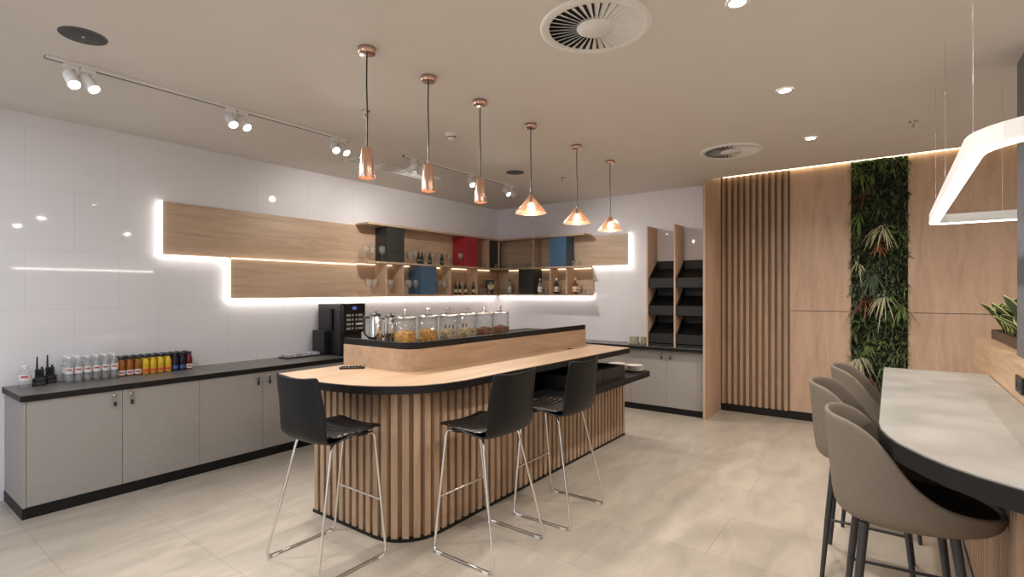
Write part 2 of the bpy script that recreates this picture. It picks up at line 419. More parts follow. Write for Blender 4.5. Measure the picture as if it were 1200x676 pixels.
# ------------------------------------------------------------------ wall shelves with light strips
ZB0, ZB1, ZM0, ZM1, ZT0, ZT1 = 1.585, 1.61, 2.02, 2.045, 2.515, 2.54
YF, XF = 5.37, 6.92
t = thing('wall_shelf', 'long oak wall shelf on the left wall with black, blue and red boxes', 'shelf', (4.5,YW,1.58), world=True)
MB().box(1.964,XB-.04,5.61,5.635,2.005,ZT0).build('upper_panel', M['wood_sx'], t)
MB().box(2.59,XB-.04,5.61,5.635,1.575,2.003).build('lower_panel', M['wood_sx'], t)
for z0, z1 in ((ZT0,ZT1),(ZM0,ZM1),(ZB0,ZB1)):
    MB().box(4.17,XB-.002,YF-.015,5.609,z0,z1).build('shelf_board', M['wood_sx'], t, bevel=.001)
for x in (4.475,4.762,5.705,6.32):
    MB().box(x-.01,x+.01,YF,5.609,ZB1,ZM0).build('divider', M['wood_z'], t)
MB().box(6.605,6.625,YF,5.609,ZM1,ZT0).build('divider', M['wood_z'], t)
MB().box(6.885,6.905,YF,YF+.02,ZM1,ZT0).build('corner_post', M['wood_z'], t)
MB().box(6.63,7.158,5.53,5.608,ZM1,ZT0).build('grey_insert', M['greyins'], t)['label'] = 'dark grey insert panel'
for (a, b, z0, z1, m, lb) in ((4.48,4.775,ZM1,ZT0,'charcoal','black box'),(5.075,5.39,ZB1,ZM0,'blue','blue box'),(6.0,6.31,ZM1,ZT0,'red','red box')):
    MB().box(a,b,YF-.01,5.608,z0+.001,z1-.001).build('display_box', M[m], t, bevel=.002)['label'] = lb
MB().box(1.950,1.963,5.60,5.64,1.995,2.522).build('light_strip', M['led_cool'], t)
MB().box(1.95,2.574,5.60,5.64,1.990,2.004).build('light_strip', M['led_cool'], t)
MB().box(2.574,2.589,5.60,5.64,1.565,1.990).build('light_strip', M['led_cool'], t)
MB().box(2.574,XB-.1,5.605,5.64,1.562,1.574).build('light_strip', M['led_under'], t)
MB().box(2.60,4.16,5.592,5.609,1.998,2.008).build('light_strip', M['led_warm'], t)
for a, b in ((4.17,4.46),(4.49,4.75),(4.775,5.07),(5.395,5.69),(5.72,6.305),(6.335,6.90)):
    MB().box(a,b,5.585,5.605,ZM0-.010,ZM0-.002).build('light_strip', M['led_warm'], t)
t = thing('wall_shelf', 'shorter oak wall shelf on the back wall with a blue and a black box', 'shelf', (XB,4.3,1.58), world=True)
MB().box(7.16,7.185,3.144,5.608,2.045,ZT0).build('upper_panel', M['wood_y'], t)
MB().box(7.16,7.185,3.735,5.608,1.60,2.043).build('lower_panel', M['wood_y'], t)
for z0, z1, y0 in ((ZT0,ZT1,3.76),(ZM0,ZM1,3.76),(ZB0,ZB1,3.735)):
    MB().box(XF-.015,7.159,y0,YF-.016,z0,z1).build('shelf_board', M['wood_y'], t, bevel=.001)
MB().box(XF,7.159,4.69,4.71,ZM1,ZT0).build('divider', M['wood_z'], t)
for y in (4.367,4.07): MB().box(XF,7.159,y-.01,y+.01,ZB1,ZM0).build('divider', M['wood_z'], t)
MB().box(XF-.01,7.158,4.075,4.385,ZM1+.001,ZT0-.001).build('display_box', M['blue'], t, bevel=.002)['label'] = 'blue box'
MB().box(XF-.01,7.158,4.68,4.98,ZB1+.001,ZM0-.001).build('display_box', M['charcoal'], t, bevel=.002)['label'] = 'black box'
MB().box(7.15,7.19,3.130,3.143,2.03,2.525).build('light_strip', M['led_cool'], t)
MB().box(7.15,7.19,3.130,3.735,2.030,2.044).build('light_strip', M['led_cool'], t)
MB().box(7.155,7.19,3.735,5.56,1.574,1.584).build('light_strip', M['led_under'], t)
for a, b in ((4.985,5.35),(4.38,4.675),(4.082,4.355),(3.76,4.058)):
    MB().box(7.135,7.155,a,b,ZM0-.010,ZM0-.002).build('light_strip', M['led_warm'], t)

# ------------------------------------------------------------------ black tray rack on the back counter
t = thing('display_rack', 'oak and black display rack with six sloping trays on the back counter', 'rack', (7.0,2.35,.9), world=True)
for y in (2.735,2.352): MB().box(6.84,XB-.002,y-.011,y+.011,.9,2.56).build('upright', M['wood_z'], t, bevel=.001)
for ya, yb in ((2.364,2.723),(1.964,2.340)):
    for zl in (.965,1.345,1.72):
        b = MB(); th = .012
        zb = zl+.115+.25
        b.add([(6.87,ya,zl),(7.19,ya,zl+.25),(7.19,yb,zl+.25),(6.87,yb,zl),(6.87,ya,zl-th),(7.19,ya,zl+.25-th),(7.19,yb,zl+.25-th),(6.87,yb,zl-th)],
              [(0,1,2,3),(7,6,5,4),(0,4,5,1),(2,6,7,3),(1,5,6,2),(3,7,4,0)])
        b.box(6.858,6.87,ya,yb,zl-th,zl+.115)
        b.box(7.178,7.19,ya,yb,zl+.25,zb)
        for y in (ya,yb-.012):
            b.add([(6.87,y,zl),(7.19,y,zl+.25),(7.19,y,zb),(6.87,y,zl+.115),(6.87,y+.012,zl),(7.19,y+.012,zl+.25),(7.19,y+.012,zb),(6.87,y+.012,zl+.115)],
                  [(0,1,2,3),(7,6,5,4),(0,4,5,1),(1,5,6,2),(2,6,7,3),(3,7,4,0)])
        b.build('tray', M['tray'], t)
MB().box(6.86,XB-.004,1.964,2.723,.901,.94).build('base_board', M['tray'], t)
# cream plate stacks beside the rack
def plate_stack(name, label, loc, r, n, dz, group=None):
    t = thing(name, label, 'plates', loc, group=group)
    for k in range(n):
        m = MB(); z = k*dz
        m.lathe([(0,z+.001),(r*.62,z+.001),(r*.97,z+dz*1.1),(r,z+dz*1.35),(r*.97,z+dz*1.45),(r*.62,z+.005),(0,z+.005)], seg=28)
        m.build('plate', M['ceramic'], t)
    return t
plate_stack('bowl_stack', 'left stack of cream dishes on the back counter by the display rack', (6.93,2.965,.9), .075, 9, .0125)
plate_stack('bowl_stack', 'right stack of cream dishes touching the display rack upright', (6.96,2.815,.9), .066, 9, .0125)
# ------------------------------------------------------------------ the bar island
bar = thing('bar_counter', 'large slatted oak bar island with a rounded corner and black edges', 'bar', (3.9,2.95,0), world=True)
def base_path(off):
    r = .30+off
    return [(2.22-off,3.50)] + [(2.22-off,2.79)] + arc(2.52,2.79,r,180,270,10)[1:] + [(5.56,2.49-off)]
P = base_path(-.032)
MB().prism(P+[(5.56,3.50)],.02,.735).build('lower_core', M['wood_dark'], bar)
MB().prism([p for p in P if p[0] < 3.6]+[(3.67,2.522),(3.67,3.50)],.735,.994).build('upper_core', M['wood_dark'], bar)
MB().prism(base_path(.004)+[(5.565,3.52)],0,.022).build('plinth', M['black'], bar)
def place_slats(mb, path, pitch, w, d, z0, ztop, off=0.):
    pts = [Vector((x,y,0)) for x,y in path]; L = [0]
    for a, b in zip(pts,pts[1:]): L.append(L[-1]+(b-a).length)
    s = pitch*.5
    while s < L[-1]:
        i = max(k for k in range(len(L)-1) if L[k] <= s); f = (s-L[i])/(L[i+1]-L[i])
        p = pts[i].lerp(pts[i+1], f); tg = (pts[i+1]-pts[i]).normalized(); nrm = Vector((tg.y,-tg.x,0))
        R = Matrix((tg, nrm, Vector((0,0,1)))).transposed()
        z1 = ztop(p.x, p.y)
        mb.obox(p - nrm*d*.5 + Vector((0,0,(z0+z1)/2)), (w/2, d/2, (z1-z0)/2), R)
        s += pitch
sl = MB(); place_slats(sl, base_path(0)[::1], .0755, .044, .032, .022, lambda x,y: .735 if x > 3.66 else .994)
sl.build('slats', M['wood_slat'], bar)
MB().box(5.535,5.562,2.495,3.50,.022,.735).build('end_panel', M['wood_z'], bar)
top_poly = [(2.02,3.63),(1.985,3.40),(1.985,3.15),(2.005,2.97),(2.045,2.80),(2.11,2.65),(2.20,2.53),(2.31,2.43),(2.45,2.37),(2.62,2.335),(3.2,2.322),(5.17,2.262),(5.19,2.27),(5.30,2.85),(5.42,3.63)]
MB().prism(top_poly,.995,1.046).build('top_slab', M['black'], bar, bevel=.002)
def inset(poly, d):
    n = len(poly); a = sum(poly[i][0]*poly[(i+1)%n][1]-poly[(i+1)%n][0]*poly[i][1] for i in range(n)); sg = 1 if a > 0 else -1; out = []
    for i in range(n):
        p0, p, p1 = Vector(poly[i-1]), Vector(poly[i]), Vector(poly[(i+1)%n])
        e0 = (p-p0).normalized(); e1 = (p1-p).normalized()
        n0 = Vector((-e0.y,e0.x))*sg; n1 = Vector((-e1.y,e1.x))*sg
        b = (n0+n1).normalized(); out.append(tuple(p + b*d/max(.3,b.dot(n0))))
    return out
MB().prism(inset(top_poly,.004),1.046,1.050).build('top_surface', M['wood_bar'], bar)
up_poly = [(2.60,3.66)] + arc(2.74,3.0,.14,180,270,8) + [(5.285,2.85),(5.285,3.66)]
MB().prism(up_poly,1.05,1.196).prism(up_poly[:-1]+[(5.285,2.885)]+inset(up_poly,.035)[1:-2][::-1]+[(2.635,3.66)],1.196,1.218).build('upstand', M['wood_bar'], bar)
co_, ci_ = inset(up_poly,.004), inset(up_poly,.035)
MB().prism([(2.604,3.66)]+co_[1:-2]+[(5.281,2.854),(5.281,2.885)]+ci_[1:-2][::-1]+[(2.635,3.66)],1.218,1.268).build('upstand_cap', M['black'], bar)
MB().prism([(2.637,3.655)]+inset(up_poly,.037)[1:-1]+[(5.248,3.655)],1.196,1.200).build('deck', M['black'], bar)
MB().box(3.67,5.0,2.80,2.82,.79,.994).build('niche_back', M['black'], bar)
MB().box(3.67,5.0,3.3,3.5,.735,.994).build('rear_support', M['black'], bar)
sh = [(3.66,2.11),(5.33,2.11)]+arc(5.34,2.18,.07,-90,0,5)+[(5.41,3.29),(3.66,3.29)]
MB().prism(sh,.736,.790).build('tray_shelf', M['black'], bar, bevel=.002)
g = MB(); g.lathe([(0,1.0505),(.028,1.0505),(.032,1.0525),(.03,1.054),(0,1.054)],(4.72,2.735,0),20)
g.build('cable_grommet', M['black_soft'], bar)
# black serving trays on the shelf of the bar
def serving_tray(x0, x1, label):
    t = thing('serving_tray', label, 'tray', ((x0+x1)/2,2.42,.79), world=True)
    o = MB(); y0, y1, z0, z1 = 2.17, 2.66, .79, .915; w = .014
    o.box(x0,x1,y0,y1,z0,z0+.02)
    o.box(x0,x1,y0,y0+w,z0+.02,z1); o.box(x0,x1,y1-w,y1,z0+.02,z1); o.box(x0,x0+w,y0+w,y1-w,z0+.02,z1); o.box(x1-w,x1,y0+w,y1-w,z0+.02,z1)
    o.build('body', M['black_soft'], t, bevel=.002)
    MB().box(x0+w+.001,x1-w-.001,y0+w+.001,y1-w-.001,z1-.045,z1-.035).build('insert', M['shell'], t)
serving_tray(4.37,4.84,'right-hand deep black tray on the bar shelf next to the plates')
serving_tray(3.89,4.36,'left-hand deep black tray on the bar shelf behind the far stool')
plate_stack('plate_stack', 'front stack of cream plates at the right end of the bar shelf', (5.29,2.265,.79), .098, 5, .012)
plate_stack('plate_stack', 'rear stack of cream plates partly under the bar top', (5.31,2.475,.79), .098, 5, .012)
t = thing('cutlery_tongs', 'small heap of steel tongs on the plates behind the black trays', 'tongs', (5.10,2.58,.79))
for k in range(4):
    m = MB(); a = .5*k-.6
    m.tube([(-.10*cos(a),-.10*sin(a),.01+.012*k),(0,0,.03+.012*k),(.10*cos(a),.10*sin(a),.012+.012*k)],.005,6)
    m.build('tong_arm', M['steel'], t)
# flat black device on the bar top
t = thing('card_terminal', 'flat black handset lying on the bar top by the upstand corner', 'device', (2.485,3.39,1.05), -.75)
m = MB(); m.prism([(-.085,-.03),(.085,-.03),(.095,-.015),(.095,.02),(.08,.035),(-.08,.035),(-.095,.02),(-.095,-.015)],0,.016)
m.build('body', M['black_soft'], t, bevel=.003)
m = MB()
for i in range(6):
    for j in range(2): m.box(-.07+i*.025,-.055+i*.025,-.018+j*.022,-.004+j*.022,.016,.021)
m.build('keys', M['shell'], t)

# snack jars on the island
def jar(fill, label, loc, level):
    t = thing('snack_jar', label, 'jar', loc, group='snack jars on the bar island')
    r = .088
    m = MB(); m.lathe([(0,.004),(r*.9,.004),(r,.012),(r,.231),(r-.004,.231),(r-.004,.014),(0,.010)], seg=32); m.build('jar_body', M['jar_glass'], t)
    m = MB(); m.lathe([(r+.003,.232),(r+.003,.244),(r*.9,.249),(r*.45,.254),(.012,.257)], seg=32); m.disc((0,0,.232),r+.003,32,False); m.build('lid', M['chrome'], t)
    m = MB(); m.lathe([(.008,.256),(.008,.278),(.015,.286),(.017,.297),(.011,.308),(0,.310)], seg=14); m.build('knob', M['chrome'], t)
    m = MB(); rnd = random.Random(sum(map(ord,label)) % 1000)
    m.lathe([(0,.012),(r-.012,.012),(r-.012,level-.016),(r*.5,level),(0,level+.012)], seg=24)
    for k in range(260):
        a = rnd.uniform(0,2*pi); q = (r-.010)*math.sqrt(rnd.random()); z = level-.012+.028*rnd.random()*(1.3-q/r)
        if k % 3 == 0: q = r-.007; z = rnd.uniform(.018, level)
        sz = rnd.uniform(.007,.014)
        R = Matrix.Rotation(rnd.uniform(0,6),3,'Z') @ Matrix.Rotation(rnd.uniform(-1,1),3,'X')
        m.obox(((q-sz*.6)*cos(a),(q-sz*.6)*sin(a),z),(sz,sz*.7,sz*.4),R)
    c = m.build('contents', M[fill], t); c['kind'] = 'stuff'
    return t
JX = [2.905+.258*k for k in range(6)]
JL = [('flake_gold','clear snack jar heaped with golden flakes, nearest the bar corner',.088),('flake_gold','clear snack jar of golden flakes, second from the bar corner',.088),
      ('flake_pale','clear snack jar of pale muesli, third from the bar corner',.072),('flake_pale','clear snack jar of pale muesli, fourth from the bar corner',.072),
      ('flake_red','clear snack jar of brown cereal, fifth from the bar corner',.065),('flake_red','clear snack jar of reddish brown pieces, last and farthest from the bar corner',.065)]
for x, (f, lb, lv) in zip(JX, JL): jar(f, lb, (x,3.25,1.2005), lv+.02)
def flask(label, loc, rz, s=1.):
    t = thing('thermos_jug', label, 'jug', loc, rz)
    m = MB(); m.lathe([(0,0),(.056,0),(.058,.004),(.058,.02),(.05,.024)], seg=24); m.build('base', M['black_soft'], t)
    m = MB(); m.lathe([(.050,.022),(.052,.03),(.052,.21*s),(.046,.225*s),(.046,.228*s),(0,.228*s)], seg=28); m.build('body', M['chrome'], t)
    m = MB(); m.lathe([(.047,.226*s),(.047,.236*s),(.036,.246*s),(.012,.25*s),(.012,.262*s),(0,.264*s)], seg=24); m.build('lid', M['black_soft'], t)
    m = MB(); m.tube([(.045,0,.215*s),(.085,0,.222*s),(.092,0,.19*s),(.088,0,.10*s),(.05,0,.06*s)],[.008,.011,.010,.008,.007],8); m.build('handle', M['black_soft'], t)
flask('chrome jug with black lid and handle left of the snack jars', (2.735,3.42,1.2005), 2.6, 1.1)
flask('second chrome jug half hidden behind the first snack jar', (2.905,3.44,1.2005), 2.4, 1.02)

# ------------------------------------------------------------------ bar stools
def make_stool(label, loc, rz):
    t = thing('bar_stool', label, 'stool', loc, rz)
    for sx in (-1,1):
        m = MB()
        m.tube([(sx*.15,.16,.752),(sx*.155,.215,.750),(sx*.160,.232,.738),(sx*.164,.237,.715),(sx*.265,.237,.05),(sx*.272,.232,.022),(sx*.274,.215,.010),
                (sx*.274,.1,.009),(sx*.274,-.12,.009),(sx*.274,-.215,.010),(sx*.273,-.236,.022),(sx*.268,-.240,.05),(sx*.185,-.10,.70),(sx*.178,-.088,.735),(sx*.165,-.06,.748),(sx*.15,.0,.752)],.0085,10)
        m.build('sled_frame', M['chrome'], t)
        g = MB()
        for y in (.19,-.19): g.box(sx*.274-.011,sx*.274+.011,y-.02,y+.02,0.0,.012)
        g.build('floor_glides', M['white'], t)
    MB().tube([(-.226,.237,.33),(0,.237,.33),(.226,.237,.33)],.0075,8).build('footrest', M['chrome'], t)
    m = MB(); m.box(-.16,.16,-.07,.0,.745,.760); m.box(-.16,.16,.12,.2,.745,.760); m.build('seat_bracket', M['black_soft'], t)
    prof = [(.268,.762,.190),(.262,.774,.198),(.235,.781,.212),(.17,.780,.228),(.08,.772,.238),(0,.762,.243),(-.08,.752,.245),(-.14,.751,.246),(-.185,.765,.246),
            (-.210,.798,.246),(-.222,.85,.245),(-.228,.92,.243),(-.232,.99,.239),(-.238,1.06,.234),(-.246,1.115,.228),(-.254,1.15,.219)]
    rows = []
    for i, (y,z,w) in enumerate(prof):
        b = max(0,min(1,(i-6)/4)); row = []
        for j in range(13):
            q = -1+2*j/12; e = abs(q)**2.4
            yy = y + b*.055*e*(1 if i < 13 else .8); zz = z + (1-b)*.022*e + (.016*e if i >= 14 else 0)
            row.append((q*w, yy, zz))
        rows.append(row)
    m = MB(); m.grid(rows); m.build('shell', M['shell'], t, solid=.012, sub=1)
    rows = []
    N = 40
    for i in range(N+1):
        s = i/N; y = .248-.40*s; k = min(1,max(0,(s-.75)/.25)); z = .789-.020*s + .030*k*k
        z += .0065*abs(sin(pi*s*9)) - (.012 if i in (0,N) else 0)
        w = .195+.03*min(1,s*3); row = []
        for j in range(11):
            q = -1+2*j/10; row.append((q*w, y + .0*q, z+.020*abs(q)**2.4 - (.008 if j in (0,10) else 0)))
        rows.append(row)
    m = MB(); m.grid(rows); m.build('seat_pad', M['pad'], t, solid=.006)
    return t
st = make_stool('black shell bar stool at the left end of the bar, back towards the left wall', (1.90,2.84,0), radians(-90))
dup(st, (2.61,2.11,0), 0, 'black shell bar stool nearest the camera on the long side of the bar')
dup(st, (3.36,2.035,0), radians(1), 'farther black shell bar stool on the long side, in front of the black trays')

# ------------------------------------------------------------------ coffee machine and things on the left counter
t = thing('coffee_machine', 'tall black coffee machine with lit buttons on the left wall counter', 'coffee machine', (3.76,5.35,.9), world=True)
MB().box(3.62,3.92,5.16,5.60,.9,1.505).build('body', M['black_soft'], t, bevel=.006)
MB().box(3.625,3.925,5.10,5.158,1.17,1.51).build('front_panel', M['shell'], t, bevel=.004)
MB().box(3.64,3.90,5.06,5.158,.9,.945).build('drip_tray', M['black_soft'], t, bevel=.003)
MB().box(3.54,3.618,5.36,5.60,.9,1.19).build('side_container', M['black_soft'], t, bevel=.004)
MB().box(3.60,3.6195,5.30,5.345,1.20,1.45).build('side_vent', M['shell'], t)
MB().box(3.745,3.80,5.0985,5.0998,1.44,1.475).build('display', M['display'], t)
for r in range(4):
    for c_ in range(4):
        x0 = (3.66,3.735,3.785,3.825)[c_]; w = (.058,.022,.022,.058)[c_]; z = 1.375-.052*r
        if c_ == 3 and r == 2: x0, w = 3.80, .085
        MB().box(x0,x0+w,5.094,5.0998,z-.013,z+.013).build('button', M['button'] if not (c_ == 3 and r == 2) else M['grout_white'], t, bevel=.002)
m = MB(); m.lathe([(0,0),(.007,0),(.007,.004),(0,.004)],(3.6195,5.20,1.34),12,Matrix.Rotation(radians(-90),3,'Y')); m.build('side_lock', M['steel'], t)
# creamer tray
single('serving_platter', MB().prism([(-.21,-.10),(.21,-.10),(.23,-.08),(.23,.08),(.21,.10),(-.21,.10),(-.23,.08),(-.23,-.08)],0,.014), M['black_soft'],
       'shallow black platter of sachets on the left wall counter', 'platter', (3.33,5.50,.9), bevel=.003)
rnd = random.Random(3)
sp = MB(); sp.box(-.026,.026,-.017,.017,0,.018); sp.box(-.024,.024,-.014,.014,.018,.030)
n = 0
for i in range(7):
    for j in range(3):
        for_l = '%s sachet from the left in the %s row on the black platter' % (ORD[i], ('front','middle','back')[j])
        pos = (3.15+.059*i+rnd.uniform(-.004,.004), 5.44+.055*j, .9145)
        if n == 0: s0 = single('sachet', sp, M['sachet'], for_l, 'sachet', pos, 'sachets on the platter', bevel=.003); s0.rotation_euler = (0,0,.2)
        else:
            dup(s0, pos, rnd.uniform(-.5,.5), for_l)
        n += 1
# water bottles
def bottle_root(name, label, cat, loc, parts, group):
    t = thing(name, label, cat, loc, 0, group)
    for pn, prof, m, seg in parts:
        b = MB()
        if pn == 'print':      # a printed patch on the side that faces the room
            a0 = radians(255) if cat != 'x' else 0
            b.grid([[(r*cos(a0+radians(q)), r*sin(a0+radians(q)), z) for q in (-34,-20,-7,7,20,34)] for r, z in prof])
        else: b.lathe(prof, seg=seg)
        b.build(pn, M[m], t)
    return t
WB = [('body',[(0,0),(.024,0),(.028,.004),(.0285,.05),(.027,.06),(.0285,.07),(.0285,.13),(.026,.155),(.014,.185),(.0125,.198),(0,.198)],'pet',16),
      ('label_band',[(.0289,.072),(.0291,.074),(.0291,.122),(.0289,.124)],'grout_white',16),
      ('print',[(.0293,.098),(.0294,.099),(.0294,.110),(.0293,.111)],'label_red',16),
      ('cap',[(.0135,.192),(.0145,.193),(.0145,.21),(.012,.212),(0,.212)],'white',14)]
w0 = None
for j, row in enumerate(('front','middle','back')):
    for i in range(6):
        lb = '%s water bottle from the left in the %s row of the shrink-wrapped pack' % (ORD[i], row)
        loc = (1.245+.061*i, 5.475+.060*j, .9)
        if w0 is None: w0 = bottle_root('water_bottle', lb, 'bottle', loc, WB, 'water bottles on the left counter')
        else: dup(w0, loc, 0, lb)
big = [('body',[(0,0),(.030,0),(.036,.005),(.036,.10),(.034,.135),(.020,.16),(.018,.165),(0,.165)],'pet',18),
       ('label_band',[(.0365,.06),(.0368,.062),(.0368,.108),(.0365,.11)],'grout_white',18),
       ('print',[(.0370,.083),(.0371,.084),(.0371,.097),(.0370,.098)],'label_red',18),
       ('cap',[(.019,.158),(.021,.160),(.021,.176),(.018,.178),(0,.178)],'white',16)]
bottle_root('water_bottle', 'single water bottle standing alone at the left end of the counter', 'bottle', (.965,5.43,.9), big, None)
def juice(liq, lab, lab2):
    return [('body',[(0,0),(.024,0),(.028,.004),(.028,.055),(.0265,.06),(.028,.065),(.028,.105),(.022,.125),(.018,.138),(.018,.15),(0,.15)],liq,16),
            ('label_band',[(.0284,.012),(.0287,.014),(.0287,.05),(.0284,.052)],lab,16),
            ('print',[(.0289,.026),(.029,.027),(.029,.038),(.0289,.039)],lab2,16),
            ('cap',[(.0195,.146),(.021,.148),(.021,.168),(.019,.17),(0,.17)],'cap',16)]
kinds = {'orange-brown':juice('amber_liq','grout_white','label_red'),'yellow':juice('yellow_liq','label_or','label_red'),'dark purple':juice('dark_liq','label_navy','label_blue'),'dark red':juice('red_liq','grout_white','label_red')}
seq = ['orange-brown']*3+['yellow']*4+['dark purple']*2+['dark red']
proto = {}
for j, row in enumerate(('front','middle','back')):
    cnt = {}
    for i, k in enumerate(seq):
        cnt[k] = cnt.get(k,0)+1
        which = '' if k == 'dark red' else ORD[cnt[k]-1]+' '
        lb = '%s%s juice bottle from the left in the %s row of the counter' % (which, k, row) if which else 'dark red juice bottle closing the right end of the %s row' % row
        loc = (1.612+.0605*i, 5.502+.0595*j, .9)
        if k not in proto: proto[k] = bottle_root('juice_bottle', lb, 'bottle', loc, kinds[k], 'juice bottles on the left counter')
        else: dup(proto[k], loc, 0, lb)
# two-way radios in chargers
def radio(label, loc, rz, ant):
    t = thing('two_way_radio', label, 'radio', loc, rz)
    MB().box(-.027,.027,-.017,.017,0,.105).build('body', M['black_soft'], t, bevel=.003)
    MB().box(-.019,.019,-.0185,-.017,.05,.09).build('speaker_grille', M['shell'], t)
    m = MB(); m.tube([(-.016,0,.103),(-.016,0,.12),(-.015,0,.12+ant)],[.008,.007,.0045],8); m.build('antenna', M['black_soft'], t)
    m = MB(); m.lathe([(.007,.104),(.007,.122),(0,.123)],(.014,0,0),10); m.build('volume_knob', M['shell'], t)
def charger(label, loc, rz):
    t = thing('radio_charger', label, 'charger', loc, rz)
    o = MB(); o.box(-.04,.04,-.045,.045,0,.025); o.box(-.04,-.029,-.045,.045,.025,.06); o.box(.029,.04,-.045,.045,.025,.06); o.box(-.029,.029,-.045,-.02,.025,.06); o.box(-.029,.029,.02,.045,.025,.06)
    o.build('cradle', M['black_soft'], t, bevel=.003)
    MB().box(-.004,.004,-.0465,-.045,.015,.020).build('indicator', M['label_red'], t)
charger('black charging cradle next to the lone water bottle', (1.065,5.50,.9), -.3); radio('black two-way radio standing in the cradle next to the lone water bottle', (1.065,5.50,.9255), -.3, .085)
charger('black charging cradle between the other radio and the water pack', (1.145,5.585,.9), -.3); radio('black two-way radio in the cradle beside the water pack', (1.145,5.585,.9255), -.3, .085)
# small wine bottles standing on the wall counter behind the jars
def wine_parts(h=.26, r=.030):
    k = h/.26
    return [('body',[(0,0),(r*.9,0),(r,.004),(r,.14*k),(r*.8,.17*k),(.012,.195*k),(.011,.20*k)],'wine',16),
            ('label_band',[(r+.0004,.04*k),(r+.0008,.041*k),(r+.0008,.10*k),(r+.0004,.101*k)],'label_cream',16),
            ('foil_cap',[(.012,.195*k),(.0125,.20*k),(.0125,.255*k),(.013,.256*k),(.012,.26*k),(0,.26*k)],'foil',12)]
wp = None
for i, (x, y) in enumerate(((5.52,5.30),(5.60,5.30),(5.68,5.30),(5.90,5.30),(5.98,5.30))):
    lb = '%s red-capped wine bottle from the left on the wall counter behind the snack jars' % ORD[i]
    if wp is None: wp = bottle_root('wine_bottle', lb, 'bottle', (x,y,.9), wine_parts(), 'wine bottles behind the snack jars')
    else: dup(wp, (x,y,.9), 0, lb)

# ------------------------------------------------------------------ glassware and bottles on the wall shelves
CA, SA, FPX, CYP, HC = cos(radians(36.5)), sin(radians(36.5)), 603.2, 341.8, 1.65
def onl(u, y):   # x on the left shelf for an image column
    s = (u-600)/FPX; return y*(CA+SA*s)/(SA-CA*s)
def onb(u, x):   # y on the back shelf
    s = (u-600)/FPX; return x*(SA-CA*s)/(CA+SA*s)
def glass_proto(kind):
    if kind == 'wine': prof = [(.034,0),(.034,.002),(.006,.006),(.004,.012),(.004,.085),(.012,.095),(.034,.12),(.042,.15),(.040,.185),(.034,.205),(.0325,.205),(.038,.185),(.040,.15),(.032,.122),(0,.099)]
    elif kind == 'flute': prof = [(.028,0),(.028,.002),(.005,.006),(.004,.012),(.004,.07),(.012,.08),(.022,.11),(.025,.15),(.022,.19),(.021,.19),(.0235,.15),(.020,.112),(0,.084)]
    else: prof = [(0,0),(.028,0),(.030,.003),(.032,.085),(.031,.085),(.0285,.006),(0,.005)]
    return MB().lathe(prof, seg=18)
GP = {}
GN = {'wine':('wine_glass','wine glass','glass'),'flute':('champagne_flute','slim stemmed glass','glass'),'tumbler':('tumbler','small clear tumbler','glass')}
def put_glass(kind, pos, label, group):
    nm, _, cat = GN[kind]
    if kind not in GP: GP[kind] = single(nm, glass_proto(kind), M['glass'], label, cat, pos, group)
    else: dup(GP[kind], pos, 0, label, group)
UL, LL, UB, LB = 'glasses on the upper left shelf','glasses on the lower left shelf','glasses on the upper back shelf','glasses on the lower back shelf'
for u, y, lb in ((428,5.46,'large wine glass at the open left end of the upper shelf'),(436.5,5.50,'large wine glass between the end glass and the black box'),(443,5.36,'large wine glass standing before the black box edge')):
    put_glass('wine', (onl(u,y) if u > 430 else max(4.22,onl(u,y)), y if u < 440 else 5.42, ZM1), lb, UL) if u < 440 else put_glass('wine', (4.43,5.40,ZM1), lb, UL)
for i, u in enumerate((479.5,482.5,485.5)): put_glass('flute', (onl(u,5.45),5.45 if i != 1 else 5.54,ZM1), '%s slim glass right of the black box on the upper shelf' % ORD[i], UL)
for i, (u, y) in enumerate(((496.5,5.55),(507,5.53),(515,5.5),(526.5,5.48))): put_glass('flute', (onl(u,y),y,ZM1), '%s slim glass among the little dark bottles on the upper shelf' % ORD[i], UL)
put_glass('wine', (5.955,5.40,ZM1), 'wine glass standing in front of the red box', UL)
for u, lb in ((567,'small tumbler right of the red box'),(581,'small tumbler in front of the dark grey insert')): put_glass('tumbler', (onl(u,5.42),5.42,ZM1), lb, UL)
dp = None
for i, u in enumerate((490.5,494.5,503.7,517.8)):
    lb = '%s little dark bottle from the left on the upper shelf left of the red box' % ORD[i]
    pos = (onl(u,5.44),5.44,ZM1)
    if dp is None: dp = bottle_root('mini_wine_bottle', lb, 'bottle', pos, [('body',[(0,0),(.025,0),(.027,.004),(.027,.09),(.020,.112),(.0105,.13),(.0105,.17),(0,.172)],'wine',14),('label_band',[(.0275,.03),(.0277,.031),(.0277,.07),(.0275,.071)],'greyins',14)], 'little dark bottles on the upper shelf')
    else: dup(dp, pos, 0, lb)
lw = [(432,5.45,'wine glass left of the first divider on the lower shelf, farther left'),(442.5,5.45,'wine glass close to the first divider on the lower shelf'),
      (457,5.5,'wine glass left in the narrow bay on the lower shelf'),(462.5,5.5,'wine glass right in the narrow bay on the lower shelf'),
      (477.5,5.42,'wine glass at the left before the blue box on the lower shelf'),(482.7,5.42,'middle wine glass before the blue box on the lower shelf'),(488.3,5.42,'wine glass nearest the blue box on the lower shelf'),
      (514.5,5.5,'wine glass just right of the blue box on the lower shelf'),(520.5,5.5,'second wine glass right of the blue box on the lower shelf'),
      (535,5.54,'wine glass behind the first red-capped bottle on the lower shelf'),(541.5,5.54,'wine glass between two red-capped bottles on the lower shelf')]
